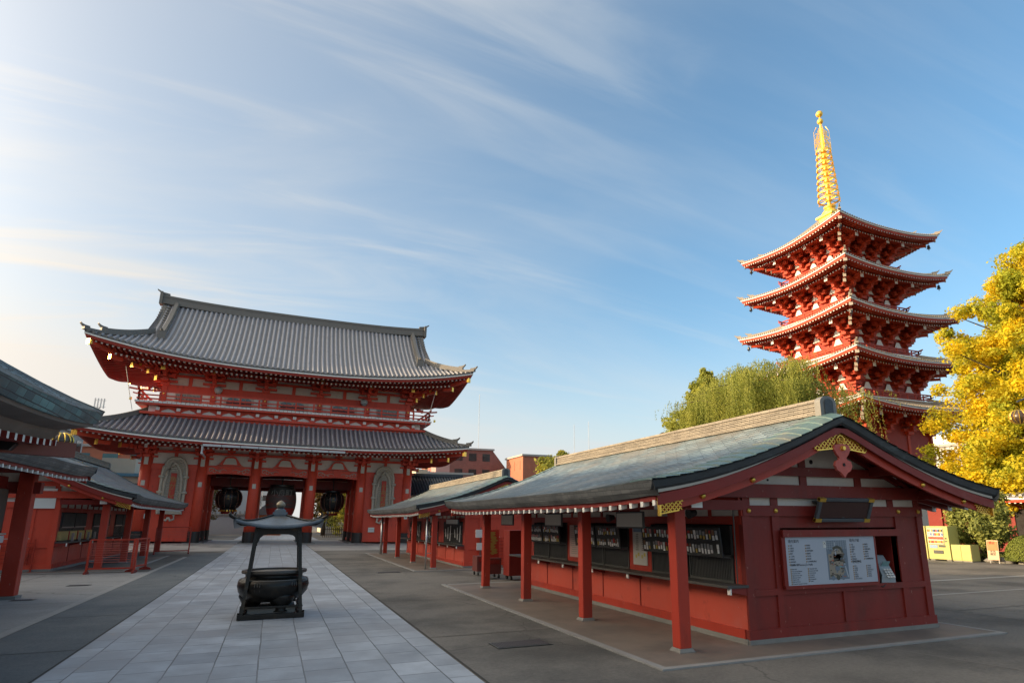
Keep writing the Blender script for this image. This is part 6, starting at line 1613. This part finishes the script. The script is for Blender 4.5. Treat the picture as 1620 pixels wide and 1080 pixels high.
brick = brickmat('brown_brick', (.30, .11, .085), (.25, .09, .07), (.2, .12, .1), .5, .2, .02, .8, axes='xz', bump=.2)
pink = mat('pink_render', (.42, .24, .22), .8, var=.08); orange = mat('terracotta_render', (.40, .14, .08), .8, var=.1); beige = mat('beige_render', (.42, .38, .30), .8, var=.1); white_ = mat('white_tile_wall', (.50, .50, .48), .6, var=.06)
GRP = 'town buildings beyond the temple'
bb_ = building('apartment_block', 'brown brick block with a sloping right side behind the right end of the gate', 33.2, 124, 11, 14, 15.2, 0, brick, 5, 4, group=GRP, plant=False)
b = MB(); b.prism([(5.52, 0), (10.2, 0), (9.6, 10.2), (5.52, 15.2)], (0, -6.9, 0), (1, 0, 0), (0, 0, 1), (0, 13, 0)); b.build('sloping_wing', brick, bb_)
for z, x1 in ((7.2, 8.6), (10.2, 7.6)): b = MB(); b.box(6.2, x1, -6.95, -6.5, z, z+1.4); b.build('window', M['glass'], bb_)
building('apartment_block', 'pink stepped block to the left of the brown brick one', 26.5, 108, 8, 9, 9.4, 0, pink, 3, 3, winm=M['barkdark'], group=GRP, wf=.3)
building('low_house', 'small cream house at the foot of the pink block', 20.3, 96, 6, 8, 7.2, 0, beige, 2, 3, group=GRP, cat='house')
building('apartment_block', 'plain orange block standing right of the brown brick one', 44.0, 111.5, 5.6, 9, 13.4, 0, orange, 4, 2, winm=orange, group=GRP, wf=.12, plant=False)
building('shop_house', 'red brick shop building behind the left end of the gate', -23.5, 104, 22, 12, 11.3, radians(-2), orange, 3, 7, winm=M['blueglass'], group=GRP)
building('shop_house', 'grey block with roof aerials behind the left kiosk roofs', -30, 84, 16, 12, 11.6, radians(-2), M['concrete'], 4, 6, group=GRP)
building('shop_house', 'beige shop with a blue roof edge beside the left column of the gate', -16.2, 86, 11, 10, 6.6, 0, beige, 2, 4, roof=flat('blue_roof_sheet', (.07, .20, .30), .5), group=GRP)
building('shop_house', 'white shop house seen through the left passage of the gate', -7.6, 112, 11, 12, 9.5, 0, white_, 3, 5, group=GRP)
building('tower_block', 'tall pale tower far behind the middle passage of the gate', -3, 190, 9, 9, 24, 0, white_, 8, 3, group=GRP)
building('shop_house', 'cream shop house seen through the right passage of the gate', 14.5, 118, 14, 12, 12, 0, beige, 4, 5, group=GRP)
building('apartment_block', 'pale block between the pagoda and the golden tree', 92, 62, 12, 10, 12, radians(10), white_, 4, 4, group=GRP)
building('apartment_block', 'pale wide block low behind the golden tree', 96, 44, 16, 12, 8, radians(14), M['concrete'], 3, 5, group=GRP)
# grey wall and the low boundary behind the left passage
t = thing('boundary_wall', 'pale grey wall with a tiled coping seen through the left passage', 'wall', (-6.2, 96, 0))
b = MB(); b.box(-6, 4.6, -.3, .3, -.4, 2.6, 0); b.box(-6.1, 4.7, -.5, .5, 2.6, 2.8, 1)
for i in range(18): b.box(-6+i*.6, -5.8+i*.6, -.52, .52, 2.8, 3.15, 1)
b.build('wall_panel', [mat('pale_grey_wall', (.40, .41, .44), .8, var=.06), M['concrete']], t)
t = thing('tiled_roof_house', 'small house with a dark tiled roof between the gate and the far right kiosk', 'house', (16.2, 72, 0))
b = MB(); b.box(-3.2, 3.2, -3, 3, -.5, 4.8); b.build('wall', M['plaster'], t)
b = MB()
for i in range(24):
    x = -3.8+i*.32; b.tube([(x, -3.9, 4.6), (x, 0, 6.9)], .10, 5); b.tube([(x, 3.9, 4.6), (x, 0, 6.9)], .10, 5)
b.add([(-3.9, -3.9, 4.55), (3.9, -3.9, 4.55), (3.9, 0, 6.85), (-3.9, 0, 6.85), (3.9, 3.9, 4.55), (-3.9, 3.9, 4.55)], [(0, 1, 2, 3), (3, 2, 4, 5), (0, 3, 5), (1, 4, 2)])
b.box(-3.9, 3.9, -.2, .2, 6.85, 7.15); b.build('roof', mat('dark_blue_tile', (.06, .075, .09), .4, var=.15), t)
# small red shrine roof seen through the middle passage
t = thing('small_shrine', 'small orange shrine with a tiled roof seen through the middle passage', 'shrine', (-.6, 92, 0))
b = MB(); b.box(-1.2, 1.6, -1, 1, -.3, 2.6); b.build('wall', flat('orange_shrine_wall', (.5, .13, .03)), t)
b = MB(); b.prism([(-2.2, 2.6), (2.4, 2.6), (1.2, 3.3), (.2, 4.3), (-.2, 4.3), (-1.2, 3.3)], (0, -1.5, 0), (1, 0, 0), (0, 0, 1), (0, 3, 0)); b.build('roof', M['tile'], t)
limb_tree('bare_tree', 'brown leafless-looking tree seen through the left passage beside its wall', 'tree', -8.1, 86, 7.5, 1.6, lambda u: sin(min(1, u)*pi)**.5*.8+.2, 5000, .13, LB, 41, group='trees seen through the gate', nb=26, clump=(.6, .9), trunk_r=.12)
limb_tree('street_tree', 'brown tree trunk and crown between the middle and right passages', 'tree', 6.3, 92, 10, 2.6, lambda u: sin(min(1, u)*pi)**.5*.8+.2, 7000, .2, LB, 42, group='trees seen through the gate', nb=30, clump=(.8, .9), trunk_r=.3)
limb_tree('street_tree', 'yellow green willow-like tree seen through the right passage', 'tree', 8.4, 86, 6.8, 2.2, lambda u: sin(min(1, u)*pi)**.5*.8+.2, 6000, .16, LO, 43, group='trees seen through the gate', nb=30, clump=(.7, 1.0), trunk_r=.12, z0=.1)
limb_tree('street_tree', 'dark bush-like tree at the right side of the right passage', 'tree', 11.2, 88, 6.5, 2.2, lambda u: .9, 6000, .18, LD, 44, group='trees seen through the gate', nb=24, clump=(.8, .9), trunk_r=.12, z0=.05)
t = thing('bamboo_fence', 'low brown fence with posts seen through the right passage of the gate', 'fence', (8.6, 82, -.1))
b = MB()
for i in range(26): b.box(-3+i*.24, -2.93+i*.24, -.03, .03, 0, 1.2)
b.box(-3, 3.2, .03, .06, .9, .98); b.box(-3, 3.2, .03, .06, .3, .38); b.build('fence_slats', mat('brown_fence', (.07, .05, .035), .9, var=.3), t)
t = thing('sign_pole', 'thin steel pole with a small sign inside the right passage', 'pole', (10.6, 78, -.1))
b = MB(); b.tube([(0, 0, 0), (0, 0, 3.4)], .06, 6); b.build('pole', M['metal'], t); b = MB(); b.box(-.4, .4, -.03, .03, 2.9, 3.5); b.build('sign_face', M['paper'], t)
# roof aerials
t = thing('roof_aerial', 'white panel aerial on a mast above the left kiosk roofs', 'aerial', (-20.3, 87.7, 12))
b = MB(); b.tube([(0, 0, -1), (0, 0, 3.0)], .05, 5); b.tube([(-4.3, 0, -1), (-4.1, 0, 4.6)], .03, 4); b.tube([(0, 0, 2), (4, 0, 1.6)], .025, 4); b.build('mast', M['dark'], t)
b = MB()
for i in range(4): b.box(-.55+i*.3, -.42+i*.3, -.04, .04, 2.9, 4.1)
b.box(-.6, .6, .05, .08, 3.05, 3.1); b.box(-.6, .6, .05, .08, 3.85, 3.9); b.build('aerial_panel', M['white'], t)
for i, (px, py, h, lb) in enumerate(((36, 118, 26.5, 'thin mast rising behind the brown brick block'), (58, 120, 22, 'thin mast left of the small distant tree'), (61.5, 120, 22.8, 'thin mast right above the small distant tree'))):
    t = thing('radio_mast', lb, 'mast', (px, py, 0), 0, 'thin masts on the skyline'); b = MB(); b.tube([(0, 0, 0), (0, 0, h)], .05, 5); b.build('mast_pole', mat('grey_mast', (.35, .4, .45), .5), t)
# street lamps with ribbed round shades
def street_lamp(x, y, z, r, label, arm):
    t = thing('street_lamp', label, 'street lamp', (x, y, 0), 0, 'round ribbed street lamps')
    b = MB(); b.tube([(arm, 0, 0), (arm, 0, z+.7), (arm*.5, 0, z+.95), (0, 0, z+.6)], [.07, .06, .04, .03], 8); b.build('pole', M['dark'], t)
    b = MB(); b.lathe([(r*sin(q)*1.0+.02, z-r*.9*cos(q)) for q in np.linspace(.25, pi-.2, 10)], n=18); b.build('lamp_shade', mat('smoky_globe', (.06, .04, .03), .3), t, smooth=True)
    b = MB()
    for k in range(12):
        a = 2*pi*k/12; b.tube([((r*sin(q)+.035)*cos(a), (r*sin(q)+.035)*sin(a), z-r*.9*cos(q)) for q in np.linspace(.25, pi-.2, 9)], .022, 4)
    b.build('shade_ribs', M['gold'], t)
street_lamp(-6.75, 25.3, 4.55, .30, 'round dark lamp with gilt ribs over the left kiosk roof', -2.2)
street_lamp(26.45, 14.85, 5.9, .30, 'striped round lamp at the right edge before the golden tree', 2.2)
# netting and wire at the gate's corner: guy wires from the upper eaves
for s_, lb in ((-1, 'thin cable hanging from the upper left eave of the gate'), (1, 'thin cable hanging from the upper right eave of the gate')):
    t = thing('cable', lb, 'cable', gw(0, 0, 0)); b = MB(); b.tube([(s_*12.6, -6.4, 14.0), (s_*12.2, -6.0, 12.0), (s_*11.9, -5.6, 10.6)], .025, 4); b.build('cable_run', M['metal'], t)
# the block of buildings and trees east of the precinct that shades the plaza (all left of the picture)
EG = 'buildings along the east side of the precinct'
for (y, w, h, m_) in ((-34, 26, 18.5, beige), (-6, 24, 16.2, white_), (19, 22, 15.3, M['concrete']), (42, 20, 15.2, beige), (64, 20, 16.4, orange), (86, 20, 16.4, white_)):
    building('office_building', 'office building on the east side of the precinct, outside the photograph', -48, y, 14, w, h, 0, m_, 5, 3, group=EG, plant=False)
for i, (x, y, h) in enumerate(((-38, 4, 14), (-38.5, 35, 16.6), (-38.5, 55, 15.2), (-38, 75, 15))):
    limb_tree('broadleaf_tree', 'broadleaf tree in front of the eastern buildings, outside the photograph', 'tree', x, y, h, 5.0, lambda u: sin(min(1, u)*pi)**.5*.8+.2, 7000, .45, LO, 60+i, group='trees on the east side', nb=36, clump=(1.6, .8))
